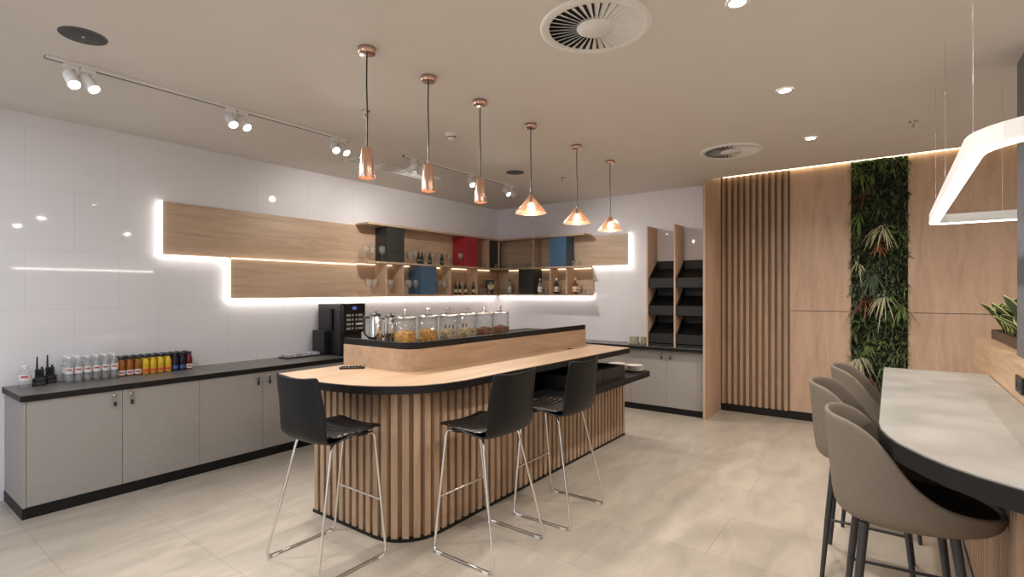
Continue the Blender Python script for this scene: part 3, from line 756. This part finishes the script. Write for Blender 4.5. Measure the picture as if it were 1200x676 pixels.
for q_, (u, y, lb) in enumerate(lw):
    if q_ < 9: y = (5.41,5.53)[q_ % 2]
    x = onl(u,y)
    for d in (4.475,4.762,5.705):
        if abs(x-d) < .055: x = d+.056 if x > d else d-.056
    if 5.02 < x < 5.075: x = 5.03
    put_glass('wine' , (x,y,ZB1), lb, LL)
ww = None
for i, u in enumerate((533.0,538.8,545.6,554.8)):
    lb = '%s red-capped bottle from the left on the lower left shelf' % ORD[i]; pos = (onl(u,5.43)+(.02 if i == 0 else 0),5.43,ZB1)
    if ww is None: ww = bottle_root('mini_wine_bottle', lb, 'bottle', pos, wine_parts(.20,.025), 'red-capped bottles on the lower shelf')
    else: dup(ww, pos, 0, lb)
for i, u in enumerate((563.5,568,572.5)): put_glass('tumbler', (onl(u,5.43),5.43,ZB1), '%s low tumbler between the red-capped bottles and the black carton' % ORD[i], LL)
t = thing('bottle_carton', 'tall black bottle carton with a cream label in the shelf corner', 'carton', (6.76,5.47,ZB1), -.5)
MB().box(-.055,.055,-.045,.045,0,.235).build('box', M['charcoal'], t, bevel=.002)
m = MB(); m.add([(-.054,-.0462,.175),(-.02,-.0462,.155),(.02,-.0462,.155),(.054,-.0462,.175),(.054,-.0462,.10),(.02,-.0462,.075),(-.02,-.0462,.075),(-.054,-.0462,.10)],[(7,6,5,4,3,2,1,0)]); m.build('label_panel', M['label_cream'], t)
m = MB(); m.lathe([(0,0),(.016,0),(.016,.001),(0,.001)],(0,-.0455,.185),16,Matrix.Rotation(radians(90),3,'X')); m.build('emblem', M['grout_white'], t)
def spirit(label, loc, liq, lab, capm, shape, sc=1.):
    w = {'tall':.036,'round':.040,'square':.040}[shape]*sc; H = .25
    P_ = [(0,0),(w*.92,0),(w,.005),(w,.14),(w*.85,.165),(.014,.19),(.0125,.195),(.0125,.225)]
    return bottle_root('spirit_bottle', label, 'bottle', loc, [('body',P_,liq,20),('label_band',[(w+.0005,.04),(w+.001,.042),(w+.001,.12),(w+.0005,.122)],lab,20),
        ('print',[(w+.0013,.06),(w+.0015,.061),(w+.0015,.075),(w+.0013,.076)],'greyins',20),('cap',[(.0135,.218),(.015,.22),(.015,.252),(.013,.255),(0,.255)],capm,14)], 'spirit bottles on the lower back shelf')
spirit('pale spirit bottle with dark cap near the shelf corner', (7.02,onb(597.5,7.02),ZB1), 'clear_spirit','grout_white','cap','tall')
spirit('silver-grey spirit bottle in front of the black box', (6.955,4.585,ZB1), 'silver_spirit','grout_white','steel','tall')
spirit('black spirit bottle with cream label and white cap between the dividers', (7.0,onb(652.3,7.0),ZB1), 'dark_liq','label_cream','grout_white','round')
spirit('amber whisky bottle right of the last divider', (7.0,onb(674.3,7.0),ZB1), 'whisky','label_cream','label_cream','square',1.1)
for i, u in enumerate((597,604,613.2,621)): put_glass('tumbler', (6.97,onb(u,6.97),ZM1), '%s small tumbler from the left between shelf corner and upright divider' % ORD[i], UB)
for u, lb in ((631.7,'small tumbler just right of the upright divider on the back shelf'),(640,'small tumbler just left of the blue box on the back shelf'),(672,'small tumbler just right of the blue box on the back shelf'),(679,'small tumbler at the right end of the upper back shelf')):
    y = onb(u,6.97); put_glass('tumbler', (6.97, y if abs(y-4.70) > .05 else 4.64, ZM1), lb, UB) if not 4.03 < y < 4.42 else put_glass('tumbler', (6.97, 4.425 if y > 4.2 else 4.03, ZM1), lb, UB)
for u, lb in ((589,'small tumbler by the black carton in the shelf corner'),(605,'small tumbler left of the black box on the lower back shelf'),(640,'small tumbler beside the silver-grey spirit bottle'),(660,'small tumbler right of the black spirit bottle'),(684,'small tumbler right of the amber whisky bottle'),(689,'small tumbler at the right end of the lower back shelf')):
    y = onb(u,7.06)
    put_glass('tumbler', (7.06, 5.03 if 4.6 < y < 5.02 else y, ZB1), lb, LB)

# ------------------------------------------------------------------ ceiling fittings
LE = dict(pend=1.)
def pendant(x, label, kind):
    y = 2.52
    t = thing('pendant_lamp', label, 'lamp', (x,y,CEIL), world=True)
    m = MB(); m.lathe([(0,CEIL-.034),(.046,CEIL-.034),(.052,CEIL-.030),(.052,CEIL-.001),(0,CEIL-.001)],(x,y,0),28); m.build('canopy', M['copper'], t)
    zt = 2.512 if kind == 'narrow' else 2.488
    m = MB(); m.tube([(x,y,zt),(x+.003,y,2.7),(x-.003,y,2.9),(x,y,CEIL-.03)],.0045,8); m.build('cord', M['black_soft'], t)
    if kind == 'narrow':
        m = MB(); m.lathe([(.046,2.326),(.047,2.330),(.030,2.505),(.022,2.512),(0,2.513)],(x,y,0),28); m.build('shade', M['copper'], t)
        m = MB(); m.lathe([(.045,2.327),(.029,2.49),(0,2.492)],(x,y,0),28); m.build('shade_lining', M['copper_in'], t)
        m = MB(); m.lathe([(0,2.352),(.018,2.357),(.022,2.375),(.016,2.40),(.010,2.42),(0,2.42)],(x,y,0),14); m.build('bulb', M['bulb_in'], t)
        lamp('SPOT','pendant_light',(x,y,2.34),10*LE['pend'],(1,.75,.48),spot_size=radians(100),spot_blend=.7,shadow_soft_size=.02)
    else:
        m = MB(); m.lathe([(.134,2.330),(.134,2.336),(.022,2.470),(.014,2.486),(0,2.488)],(x,y,0),36); m.build('shade', M['amber'], t)
        m = MB(); m.lathe([(.014,2.42),(.014,2.475),(0,2.476)],(x,y,0),12); m.build('lamp_holder', M['black_soft'], t)
        m = MB(); m.lathe([(0,2.345),(.022,2.352),(.031,2.375),(.024,2.40),(.013,2.42),(0,2.42)],(x,y,0),16); m.build('bulb', M['bulb'], t)
        lamp('POINT','pendant_light',(x,y,2.335),5*LE['pend'],(1,.75,.48),shadow_soft_size=.03)

for x, lb, k in ((1.952,'slim copper cone pendant, first and nearest over the bar','narrow'),(2.457,'slim copper cone pendant, second over the bar','narrow'),(3.0,'slim copper cone pendant, third along beside the wide ones','narrow'),
                 (3.68,'wide copper cone pendant next to the slim pendants','wide'),(4.487,'wide copper cone pendant, middle one of the three','wide'),(5.235,'wide copper cone pendant farthest along, nearest the back wall','wide')): pendant(x, lb, k)
def vent(label, loc):
    t = thing('ceiling_vent', label, 'vent', loc)
    m = MB(); m.lathe([(.302,-.001),(.302,-.012),(.292,-.017),(.258,-.017),(.252,-.008)], seg=56); m.lathe([(.252,-.008),(.258,-.0165)],seg=56); m.build('outer_ring', M['white'], t)
    m = MB(); m.disc((0,0,-.002),.27,48,False); m.build('duct_plate', M['voiddark'], t)
    m = MB(); m.lathe([(0,-.017),(.10,-.017),(.103,-.012),(.103,-.002)], seg=40); m.lathe([(0,-.0205),(.006,-.020),(.006,-.017)],seg=8); m.build('hub', M['white'], t)
    m = MB(); n = 36
    for k in range(n):
        a = 2*pi*k/n; u = Vector((cos(a),sin(a),0)); w = Vector((-sin(a),cos(a),0))
        r0, r1 = .103, .254; h0, h1 = .0078, .0195
        z0, z1 = -.003, -.0165
        vs = [u*r0-w*h0+Vector((0,0,z0)), u*r1-w*h1+Vector((0,0,z0)), u*r1+w*h1*.55+Vector((0,0,z1)), u*r0+w*h0*.55+Vector((0,0,z1))]
        vs2 = [v+Vector((0,0,-.0012)) for v in vs]
        m.add(vs+vs2, [(0,1,2,3),(7,6,5,4),(0,4,5,1),(1,5,6,2),(2,6,7,3),(3,7,4,0)])
    m.build('vanes', M['white'], t)
vent('large round white swirl vent in the ceiling nearest the camera', (2.53,1.305,CEIL))
vent('smaller looking swirl vent far back on the ceiling before the oak wall', (5.60,1.34,CEIL))
def downlight(label, loc):
    t = thing('downlight', label, 'downlight', loc, group='recessed ceiling downlights')
    m = MB(); m.lathe([(.055,-.001),(.055,-.005),(.050,-.008),(.040,-.006)], seg=28); m.build('trim_ring', M['white'], t)
    m = MB(); m.disc((0,0,-.005),.041,24,False); m.build('lens', M['lamp'], t)
for i, (x, lb) in enumerate(((2.74,'recessed downlight cut by the top edge of the photo'),(4.14,'recessed downlight, middle of the three in a row'),(5.58,'recessed downlight nearest the oak wall'))):
    downlight(lb, (x,.625,CEIL))
for (x, y), lb in (((.90,3.69),'round black ceiling speaker at the upper left above the track'),((5.05,3.69),'round black ceiling speaker far back over the shelf corner')):
    t = thing('ceiling_speaker', lb, 'speaker', (x,y,CEIL))
    m = MB(); m.lathe([(0,-.006),(.10,-.006),(.104,-.004),(.104,-.001)], seg=40); m.build('grille', M['grille'], t)
    m = MB(); m.lathe([(.104,-.001),(.104,-.005),(.110,-.004),(.112,-.001)], seg=40); m.build('rim', M['greyins'], t)
    m = MB(); m.lathe([(0,-.009),(.006,-.009),(.007,-.0061)], seg=12); m.build('badge', M['steel'], t)
t = thing('smoke_detector', 'white smoke detector on the ceiling behind the pendants', 'smoke detector', (3.47,3.26,CEIL))
m = MB(); m.lathe([(0,-.055),(.022,-.055),(.034,-.045),(.038,-.022),(.052,-.016),(.055,-.001)], seg=28); m.build('housing', M['white'], t)
m = MB()
for k in range(8): a = 2*pi*k/8; m.obox((.0375*cos(a),.0375*sin(a),-.034),(.002,.010,.005),Matrix.Rotation(a,3,'Z'))
m.build('sensor_slots', M['voiddark'], t)
for (x, y), lb in (((5.63,3.37),'tiny sprinkler head on the ceiling by the farthest wide pendant'),((2.62,3.40),'tiny sprinkler head on the ceiling behind the nearest pendant cord'),((5.55,-.14),'tiny sprinkler head on the ceiling left of the ring light')):
    t = thing('ceiling_sprinkler', lb, 'sprinkler', (x,y,CEIL))
    m = MB(); m.lathe([(0,0),(.036,0),(.034,-.006),(.012,-.010),(.010,-.022),(0,-.022)], seg=20); m.build('body', M['steel'], t)
    m = MB(); m.lathe([(0,-.048),(.016,-.048),(.016,-.046),(.004,-.044),(.004,-.02)], seg=14); m.build('deflector', M['steel'], t)
t = thing('slot_diffuser', 'long white slot air diffuser in the ceiling between track and left wall', 'air diffuser', (4.1,4.76,CEIL), world=True)
m = MB(); x0, x1, y0, y1 = 3.45,4.72,4.62,4.86; z = CEIL-.001
m.box(x0,x1,y0,y0+.022,z-.012,z); m.box(x0,x1,y1-.022,y1,z-.012,z); m.box(x0,x0+.022,y0+.022,y1-.022,z-.012,z); m.box(x1-.022,x1,y0+.022,y1-.022,z-.012,z)
m.build('frame', M['white'], t)
m = MB(); m.box(x0+.022,x1-.022,4.685,4.705,z-.010,z-.001); m.box(x0+.022,x1-.022,4.735,4.755,z-.010,z-.001); m.box(x0+.022,x1-.022,4.785,4.80,z-.010,z-.001); m.build('blades', M['white'], t)
MB().box(x0+.022,x1-.022,y0+.022,y1-.022,z-.002,z-.001).build('slot_back', M['cab_in'], t)
YT = 4.17
for a, b, lb in ((.83,3.02,'white lighting track on the ceiling nearest the left edge'),(3.70,5.72,'white lighting track on the ceiling toward the shelf corner')):
    t = thing('light_track', lb, 'track', ((a+b)/2,YT,CEIL), world=True)
    m = MB(); m.box(a,b,YT-.018,YT-.012,CEIL-.022,CEIL-.001); m.box(a,b,YT+.012,YT+.018,CEIL-.022,CEIL-.001); m.build('rail', M['white'], t)
    MB().box(a,b,YT-.012,YT+.012,CEIL-.020,CEIL-.001).build('conductor', M['voiddark'], t)
def spotlight(x, label, target, lit):
    t = thing('track_spotlight', label, 'spotlight', (x,YT,CEIL-.022), world=True)
    MB().box(x-.04,x+.04,YT-.016,YT+.016,CEIL-.046,CEIL-.0225).build('adapter', M['white'], t, bevel=.002)
    p = Vector((x,YT,CEIL-.098)); d = (Vector(target)-p).normalized()
    m = MB(); m.tube([(x,YT,CEIL-.046),(x,YT,CEIL-.075)],.008,8); m.tube([(x-.04,YT,CEIL-.075),(x+.04,YT,CEIL-.075)],.006,8); m.build('yoke', M['white'], t)
    R = d.to_track_quat('Z','Y').to_matrix()
    m = MB(); m.lathe([(.020,-.05),(.034,-.046),(.036,-.03),(.036,.075),(.033,.078),(.031,.070)], p, 22, R); m.disc(p-d*.05,.020,22,False,R); m.build('head', M['white'], t)
    m = MB(); m.disc(p+d*.071,.031,22,True,R); m.build('lens', M['lamp' if lit else 'lamp_off'], t)
    lamp('SPOT','track_light',p+d*.085,SPOT_W*(1 if lit else .65),(1,.95,.87),spot_size=radians(125 if lit else 95),spot_blend=1.,shadow_soft_size=.03,target=target)
SPOT_W = 85
for x, lb, tg, lit in ((.955,'left of the paired track spotlights at the left edge',(1.2,2.4,.9),1),(1.04,'right of the paired track spotlights at the left edge',(1.9,2.4,.9),1),
    (1.93,'left of the second pair of lit track spotlights',(1.9,2.4,1.),1),(2.02,'right of the second pair of lit track spotlights',(2.6,2.2,1.),1),
    (2.86,'left of the third pair of lit track spotlights',(2.4,2.2,1.),1),(2.95,'right of the third pair, behind the first slim pendant',(3.3,2.2,1.),1),
    (3.84,'left of the unlit-looking track spotlights turned to the wall',(3.7,5.6,2.2),0),(3.95,'right of the unlit-looking track spotlights turned to the wall',(5.0,5.6,2.2),0),
    (4.78,'track spotlight glowing behind the third slim pendant',(4.0,2.2,1.),1),(5.50,'left of the last pair of track spotlights near the corner',(5.2,2.2,1.),1),(5.60,'right of the last pair of track spotlights near the corner',(6.6,3.2,1.5),1)):
    spotlight(x, lb, tg, lit)

# ------------------------------------------------------------------ hanging ring light
RZ = 2.15
def rrect(x0, x1, y0, y1, r_far, r_near, n=8):
    return arc(x1-r_far,y1-r_far,r_far,0,90,n)+arc(x0+r_near,y1-r_near,r_near,90,180,n)+arc(x0+r_near,y0+r_near,r_near,180,270,n)+arc(x1-r_far,y0+r_far,r_far,270,360,n)
t = thing('ring_light', 'large white rounded ring light hanging over the grey stone table', 'ring light', (3.5,-.7,RZ), world=True)
ro = rrect(2.28,5.0,-1.45,-.215,.10,.28); ri = rrect(2.335,4.945,-1.395,-.27,.07,.23)
m = MB(); m.ringprism(ro,ri,RZ+.006,RZ+.07); m.build('housing', M['white'], t)
m = MB(); m.ringprism(inset(ro,.002),inset(ri,-.002),RZ,RZ+.006); m.build('diffuser', M['led_ring'], t)
for x, y in ((4.75,-.245),(3.9,-.245),(2.62,-.245),(4.97,-.62)):
    m = MB(); m.tube([(x,y,RZ+.07),(x,y,CEIL-.001)],.0012,5); m.build('suspension_wire', M['steel'], t)

# ------------------------------------------------------------------ grey stone table with divider and planter
t = thing('high_table', 'grey stone-topped high table with black edge on the right', 'table', (3.6,-.25,0), world=True)
tp = [(5.06,-.556),(5.06,.062),(2.9,.056),(2.78,.046),(2.66,.02),(2.57,-.01),(2.49,-.05),(2.41,-.095),(2.33,-.15),(2.25,-.225),(2.18,-.32),(2.13,-.43),(2.11,-.556)]
MB().prism(tp,.972,1.045).build('top_edge', M['black'], t, bevel=.003)
MB().prism(inset(tp,.005),1.045,1.050).build('stone_top', M['stone'], t)
MB().box(2.62,4.50,-.556,-.40,.05,.972).build('pedestal_core', M['wood_dark'], t)
m = MB(); k = 0
x = 2.63
while x < 4.49:
    m.box(x,x+.042,-.40,-.368,.05,.972); x += .068
m.build('slats', M['wood_slat'], t)
MB().box(2.60,4.52,-.556,-.37,0,.05).build('plinth', M['black'], t)
t = thing('oak_divider', 'low oak divider wall behind the grey stone table carrying the planter', 'divider', (4,-.7,0), world=True)
MB().prism([(2.0,-.56),(6.13,-.56),(6.13,-.95),(4.58,-.95),(4.58,-.632),(2.0,-.632)],0,1.25).build('body', M['wood_x'], t)
so = MB().box(3.80,3.98,-.5595,-.548,1.10,1.19).build('socket_plate', M['black_soft'], t, bevel=.003); so['_o'] = t['_o']
m = MB()
for x in (3.845,3.935): m.lathe([(.022,-.0),(.022,.001),(0,.001)],(x,-.5475,1.145),16,Matrix.Rotation(radians(-90),3,'X'))
m.build('socket_face', M['voiddark'], so)
struct('column', MB().box(4.17,4.555,-1.04,-.637,0,CEIL), M['column'])
bpy.data.objects['column'].name = 'trim_4'
t = thing('planter_box', 'long dark timber planter on the oak divider at the right edge', 'planter', (5.33,-.76,1.25), world=True)
m = MB(); x0, x1, y0, y1, z0, z1 = 4.62,6.05,-.88,-.685,1.25,1.325
m.box(x0,x1,y0,y0+.015,z0,z1); m.box(x0,x1,y1-.015,y1,z0,z1); m.box(x0,x0+.015,y0+.015,y1-.015,z0,z1); m.box(x1-.015,x1,y0+.015,y1-.015,z0,z1); m.box(x0+.015,x1-.015,y0+.015,y1-.015,z0,z0+.012)
m.build('box', M['wood_planter'], t)
MB().box(x0+.016,x1-.016,y0+.016,y1-.016,z0+.013,z1-.015).build('soil', M['soil'], t)
def snake_plant(label, loc, seed, n=9, hmax=.28):
    rnd = random.Random(seed); t = thing('snake_plant', label, 'plant', loc)
    for k in range(n):
        a = 2*pi*k/n + rnd.uniform(-.3,.3); h = rnd.uniform(.6,1)*hmax; lean = rnd.uniform(.3,1.05); w = rnd.uniform(.052,.070)
        d = Vector((cos(a),sin(a),0)); side = Vector((-sin(a),cos(a),0)); m = MB(); rows = []; N = 8
        for i in range(N+1):
            s = i/N; p = d*(.02+lean*h*.9*s**1.4) + Vector((0,0,h*(s-.25*lean*s*s)))
            ww = w*(.55+.75*s)*(1 if s < .6 else max(.02,(1-((s-.6)/.4)**2)))
            nrm = Vector((0,0,1)).cross(side)
            rows.append([p-side*ww+d*-.006, p-side*ww*.82, p, p+side*ww*.82, p+side*ww+d*-.006])
        for j in range(4):
            m.cur = 1 if j in (0,3) else 0
            m.grid([[r[j],r[j+1]] for r in rows])
        m.build('leaf', [M['leaf_snake'],M['leaf_edge']], t, solid=.002)
for i, (x, h) in enumerate(((5.93,.30),(5.72,.36),(5.50,.38),(5.26,.34),(4.98,.36))):
    snake_plant(('yellow-edged snake plant at the far left end of the planter','second yellow-edged snake plant from the far end of the planter','third yellow-edged snake plant from the far end of the planter','fourth yellow-edged snake plant from the far end, at the photo edge','yellow-edged snake plant at the near end beside the column')[i], (x,-.775,1.311), 11+i, 7, h)

# ------------------------------------------------------------------ upholstered high chairs
def make_chair(label, loc, rz):
    """front is +Y, back towards -Y"""
    t = thing('high_chair', label, 'chair', loc, rz)
    NA = 48
    RIM = [(0,1.10),(.08,1.088),(.14,1.055),(.185,1.01),(.238,.93),(.295,.85),(.36,.80),(.43,.772),(.52,.755),(.63,.742)]
    def plan(a, sc):   # a=0 is the back
        sx, cy_ = sin(a), -cos(a)
        ex = 2.5
        q = (abs(sx)**ex+abs(cy_)**ex)**(-1/ex)
        y = cy_*q*(.285 if cy_ < 0 else .335); x = sx*q*.262
        if y > 0: x *= 1-.10*(y/.315)
        return x*sc, y*sc
    def rim(a):
        x, y = plan(a,1)
        d = y+.285
        for (a0,z0),(a1,z1) in zip(RIM,RIM[1:]):
            if d <= a1:
                f = max(0,(d-a0)/(a1-a0)); return z0+(z1-z0)*f
        return RIM[-1][1]
    def ring(a, sc, z):
        x, y = plan(a,sc); return (x, y-(z-.70)*.05*max(0,min(1,(.15-y)/.35)), z)
    A = [2*pi*k/NA for k in range(NA)]
    rows = [[ring(a,.02,.648) for a in A],[ring(a,.45,.648) for a in A],[ring(a,.72,.655) for a in A],[ring(a,.87,.672) for a in A],[ring(a,.95,.698) for a in A]]
    for f in (.25,.5,.75,.93,1.): rows.append([ring(a,.95+.05*f,.698+(rim(a)-.698)*f) for a in A])
    rows.append([ring(a,.985,rim(a)+.010) for a in A]); rows.append([ring(a,.955,rim(a)+.012) for a in A]); rows.append([ring(a,.925,rim(a)+.004) for a in A])
    for f in (.8,.55,.3): rows.append([ring(a,.92-.04*(1-f),max(.722,.70+(rim(a)-.70)*f)) for a in A])
    rows.append([ring(a,.80,.720) for a in A]); rows.append([ring(a,.4,.718) for a in A]); rows.append([ring(a,.02,.718) for a in A])
    m = MB(); m.grid(rows, closed_u=True); m.build('shell', M['taupe'], t, sub=1)
    rows = [[ring(a,.02,.765) for a in A],[ring(a,.5,.764) for a in A],[ring(a,.78,.762) for a in A]]
    for f in (.18,.34,.46): rows.append([ring(a,.865+.02*f, max(.745,.715+(rim(a)-.715)*f)) for a in A])
    rows.append([ring(a,.905,max(.738,.710+(rim(a)-.715)*.46)) for a in A])
    m = MB(); m.grid(rows, closed_u=True); m.build('seat_liner', M['seat_dark'], t)
    for sx in (-1,1):
        for sy in (-1,1):
            m = MB(); m.tube([(sx*.165,sy*.15-.01,.662),(sx*.205,sy*.185-.005,.33),(sx*.245,sy*.215,.0)],[.019,.0155,.0115],10); m.build('leg', M['leg'], t)
    for sx in (-1,1): MB().tube([(sx*.207,-.188,.33),(sx*.207,.178,.33)],.008,8).build('stretcher', M['leg'], t)
    MB().tube([(-.207,.178,.33),(.207,.178,.33)],.008,8).build('footrest', M['leg'], t)
    return t
ch = make_chair('taupe shell chair at the grey table, nearest the camera', (2.86,-.043,0), radians(180+6))
dup(ch, (3.70,.115,0), radians(180), 'taupe shell chair in the middle of the row at the grey table')
dup(ch, (4.53,.07,0), radians(180), 'taupe shell chair at the far end of the grey table before the plant wall')

# ------------------------------------------------------------------ plant wall
G0, G1 = -.137, .407
t = thing('living_wall', 'tall strip of mixed green foliage set between the oak wall panels', 'plant wall', (XR,.135,0), world=True)
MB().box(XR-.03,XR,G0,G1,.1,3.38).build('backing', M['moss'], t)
rnd = random.Random(21)
def rosette(mb, y, z, n, L, w, droop, spread=1.2, x=XR-.03):
    for k in range(n):
        a = rnd.uniform(0,2*pi); e = rnd.uniform(.15,spread)
        d = Vector((-cos(e), sin(e)*cos(a), sin(e)*sin(a)))
        mb.leaf((x,y,z), d, (0,0,1) if abs(d.z) < .9 else (1,0,0), L*rnd.uniform(.6,1.1), w*rnd.uniform(.7,1.2), droop*rnd.uniform(.5,1.4))
def near(z): return 1
layers = {'leaf_dark':MB(),'leaf_mid':MB(),'leaf_bright':MB(),'leaf_grey':MB()}
z = .14
while z < 3.34:
    y = G0+.02
    while y < G1-.01:
        yy, zz = y+rnd.uniform(-.02,.02), z+rnd.uniform(-.02,.02)
        q = rnd.random()
        if zz < 1.45: k = 'leaf_mid' if q < .6 else ('leaf_bright' if q < .68 else 'leaf_dark')
        elif zz < 1.95 and yy > .05: k = 'leaf_grey' if q < .6 else 'leaf_mid'
        elif zz > 3.0: k = 'leaf_bright' if q < .35 else 'leaf_mid'
        else: k = 'leaf_dark' if q < .55 else ('leaf_mid' if q < .9 else 'leaf_bright')
        rosette(layers[k], yy, zz, 9, rnd.uniform(.07,.12), rnd.uniform(.013,.024), rnd.uniform(.1,.5))
        y += .062
    z += .062
for k, n in (('leaf_dark','dark_foliage'),('leaf_mid','green_foliage'),('leaf_bright','bright_foliage'),('leaf_grey','grey_foliage')):
    o = layers[k].build(n, M[k], t); o['kind'] = 'stuff'
def wall_plant(name, label, u, v, m, n, L, w, droop, spread=1.35):
    s = (u-600)/FPX; k = 7.46/(CA+SA*s); y = k*(SA-CA*s); zz = HC+k*(CYP-v)/FPX
    mb = MB(); rosette(mb, 0, 0, n, L, w, droop, spread, x=0)
    single(name, mb, M[m], label, 'plant', (XR-.045, y, zz), solid=.0012)
wall_plant('spider_plant','green and cream spiky plant at the top left of the plant wall',1009,203,'leaf_bright',34,.24,.014,.5)
wall_plant('bromeliad','dull red-brown spiky plant below the top of the plant wall',1012,228,'leaf_red',26,.20,.012,.4)
wall_plant('fern','fresh green spiky plant in the upper middle of the plant wall',1030,238,'leaf_mid',30,.20,.014,.4)
wall_plant('fern','bright green arching plant at the left of the plant wall, upper half',1006,252,'leaf_bright',28,.22,.013,.6)
wall_plant('fan_palm','pale cream fan of long drooping leaves in the upper plant wall',1035,266,'leaf_pale',26,.27,.017,.9,1.5)
wall_plant('copper_plant','copper orange leafy patch under the pale fan leaves',1030,287,'leaf_orange',36,.15,.020,.4)
wall_plant('spider_plant','small pale cream plant at the left edge, middle of the plant wall',1005,308,'leaf_pale',14,.18,.015,.7)
wall_plant('fern','grey-green feathery fern in the middle of the plant wall',1022,322,'leaf_grey',60,.26,.010,.6)
wall_plant('fan_palm','pale cream drooping plant right above the panel joint',1036,348,'leaf_pale',24,.25,.017,.9,1.4)
wall_plant('bromeliad','red-brown plant beside the lower pale cream plant',1014,352,'leaf_red',34,.19,.016,.6)
wall_plant('fern','bright green spiky plant at the right edge by the panel joint',1056,360,'leaf_bright',30,.20,.012,.6)
wall_plant('fern','bright green spiky plant low in the plant wall above the chairs',1018,405,'leaf_bright',24,.17,.014,.5)
wall_plant('spider_plant','white-cream arching plant low at the left of the plant wall',1007,420,'leaf_pale',26,.23,.015,.8)
wall_plant('bromeliad','red-brown plant at the bottom visible just above the chairs',1012,442,'leaf_red',30,.24,.018,.6)

# ------------------------------------------------------------------ light
DW = 20
for x, k in ((5.58,1.55),(4.14,1.3),(2.74,.9),(1.3,.9),(-.1,1),(-1.6,1)):
    lamp('AREA','downlight_beam',(x,.625,CEIL-.02),DW*k,(1,.94,.87),shape='DISK',size=.09,spread=radians(150))
for x in (4.6,2.6,.6,-1.6):
    for y in (-2.0,-4.0): lamp('AREA','rear_downlight',(x,y,CEIL-.02),DW*1.2,(1,.95,.89),shape='DISK',size=.1)
lamp('AREA','left_aisle_fill',(-.1,3.5,CEIL-.03),55,(.80,.90,1),shape='RECTANGLE',size=1.2,size_y=1.2)  # added out-of-view fill, no fixture there; lifts the left wall and floor
lamp('AREA','left_daylight',(-3.9,2.5,1.6),75,(.70,.84,1),shape='RECTANGLE',size=2.2,size_y=3.5,target=(2,2.8,1.2))
o = single('wall_light', MB().box(2.7,6.0,-4.998,-4.97,2.18,2.21), mat('wall_light_diffuser', (.9,.9,.9), .4, emis=(1,.95,.88), estr=22., noise=.01), 'long thin white wall light across the room, seen only mirrored in the tiles', 'wall light')

W = bpy.data.worlds.new('World'); S.world = W; W.use_nodes = True
W.node_tree.nodes['Background'].inputs['Color'].default_value = (1,.96,.9,1)
W.node_tree.nodes['Background'].inputs['Strength'].default_value = .3

# ------------------------------------------------------------------ camera and view
cam = bpy.data.cameras.new('Camera'); co = bpy.data.objects.new('Camera', cam); COL.objects.link(co)
co.location = (0,0,HC); co.rotation_euler = (radians(90),0,radians(36.5-90))
cam.sensor_width = 36; cam.lens = 36*FPX/1200; cam.shift_y = 3.8/1200; cam.clip_start = .05
S.camera = co
for ob in S.objects:
    if '_o' in ob: del ob['_o']
S.view_settings.view_transform = 'Standard'; S.view_settings.look = 'None'
S.view_settings.exposure = -0.25; S.view_settings.gamma = 1; S.view_settings.use_curve_mapping = False
S.cycles.use_denoising = True
S.cycles.max_bounces = 10; S.cycles.diffuse_bounces = 5; S.cycles.transparent_max_bounces = 24
S.cycles.sample_clamp_indirect = 6; S.cycles.caustics_reflective = False; S.cycles.caustics_refractive = False
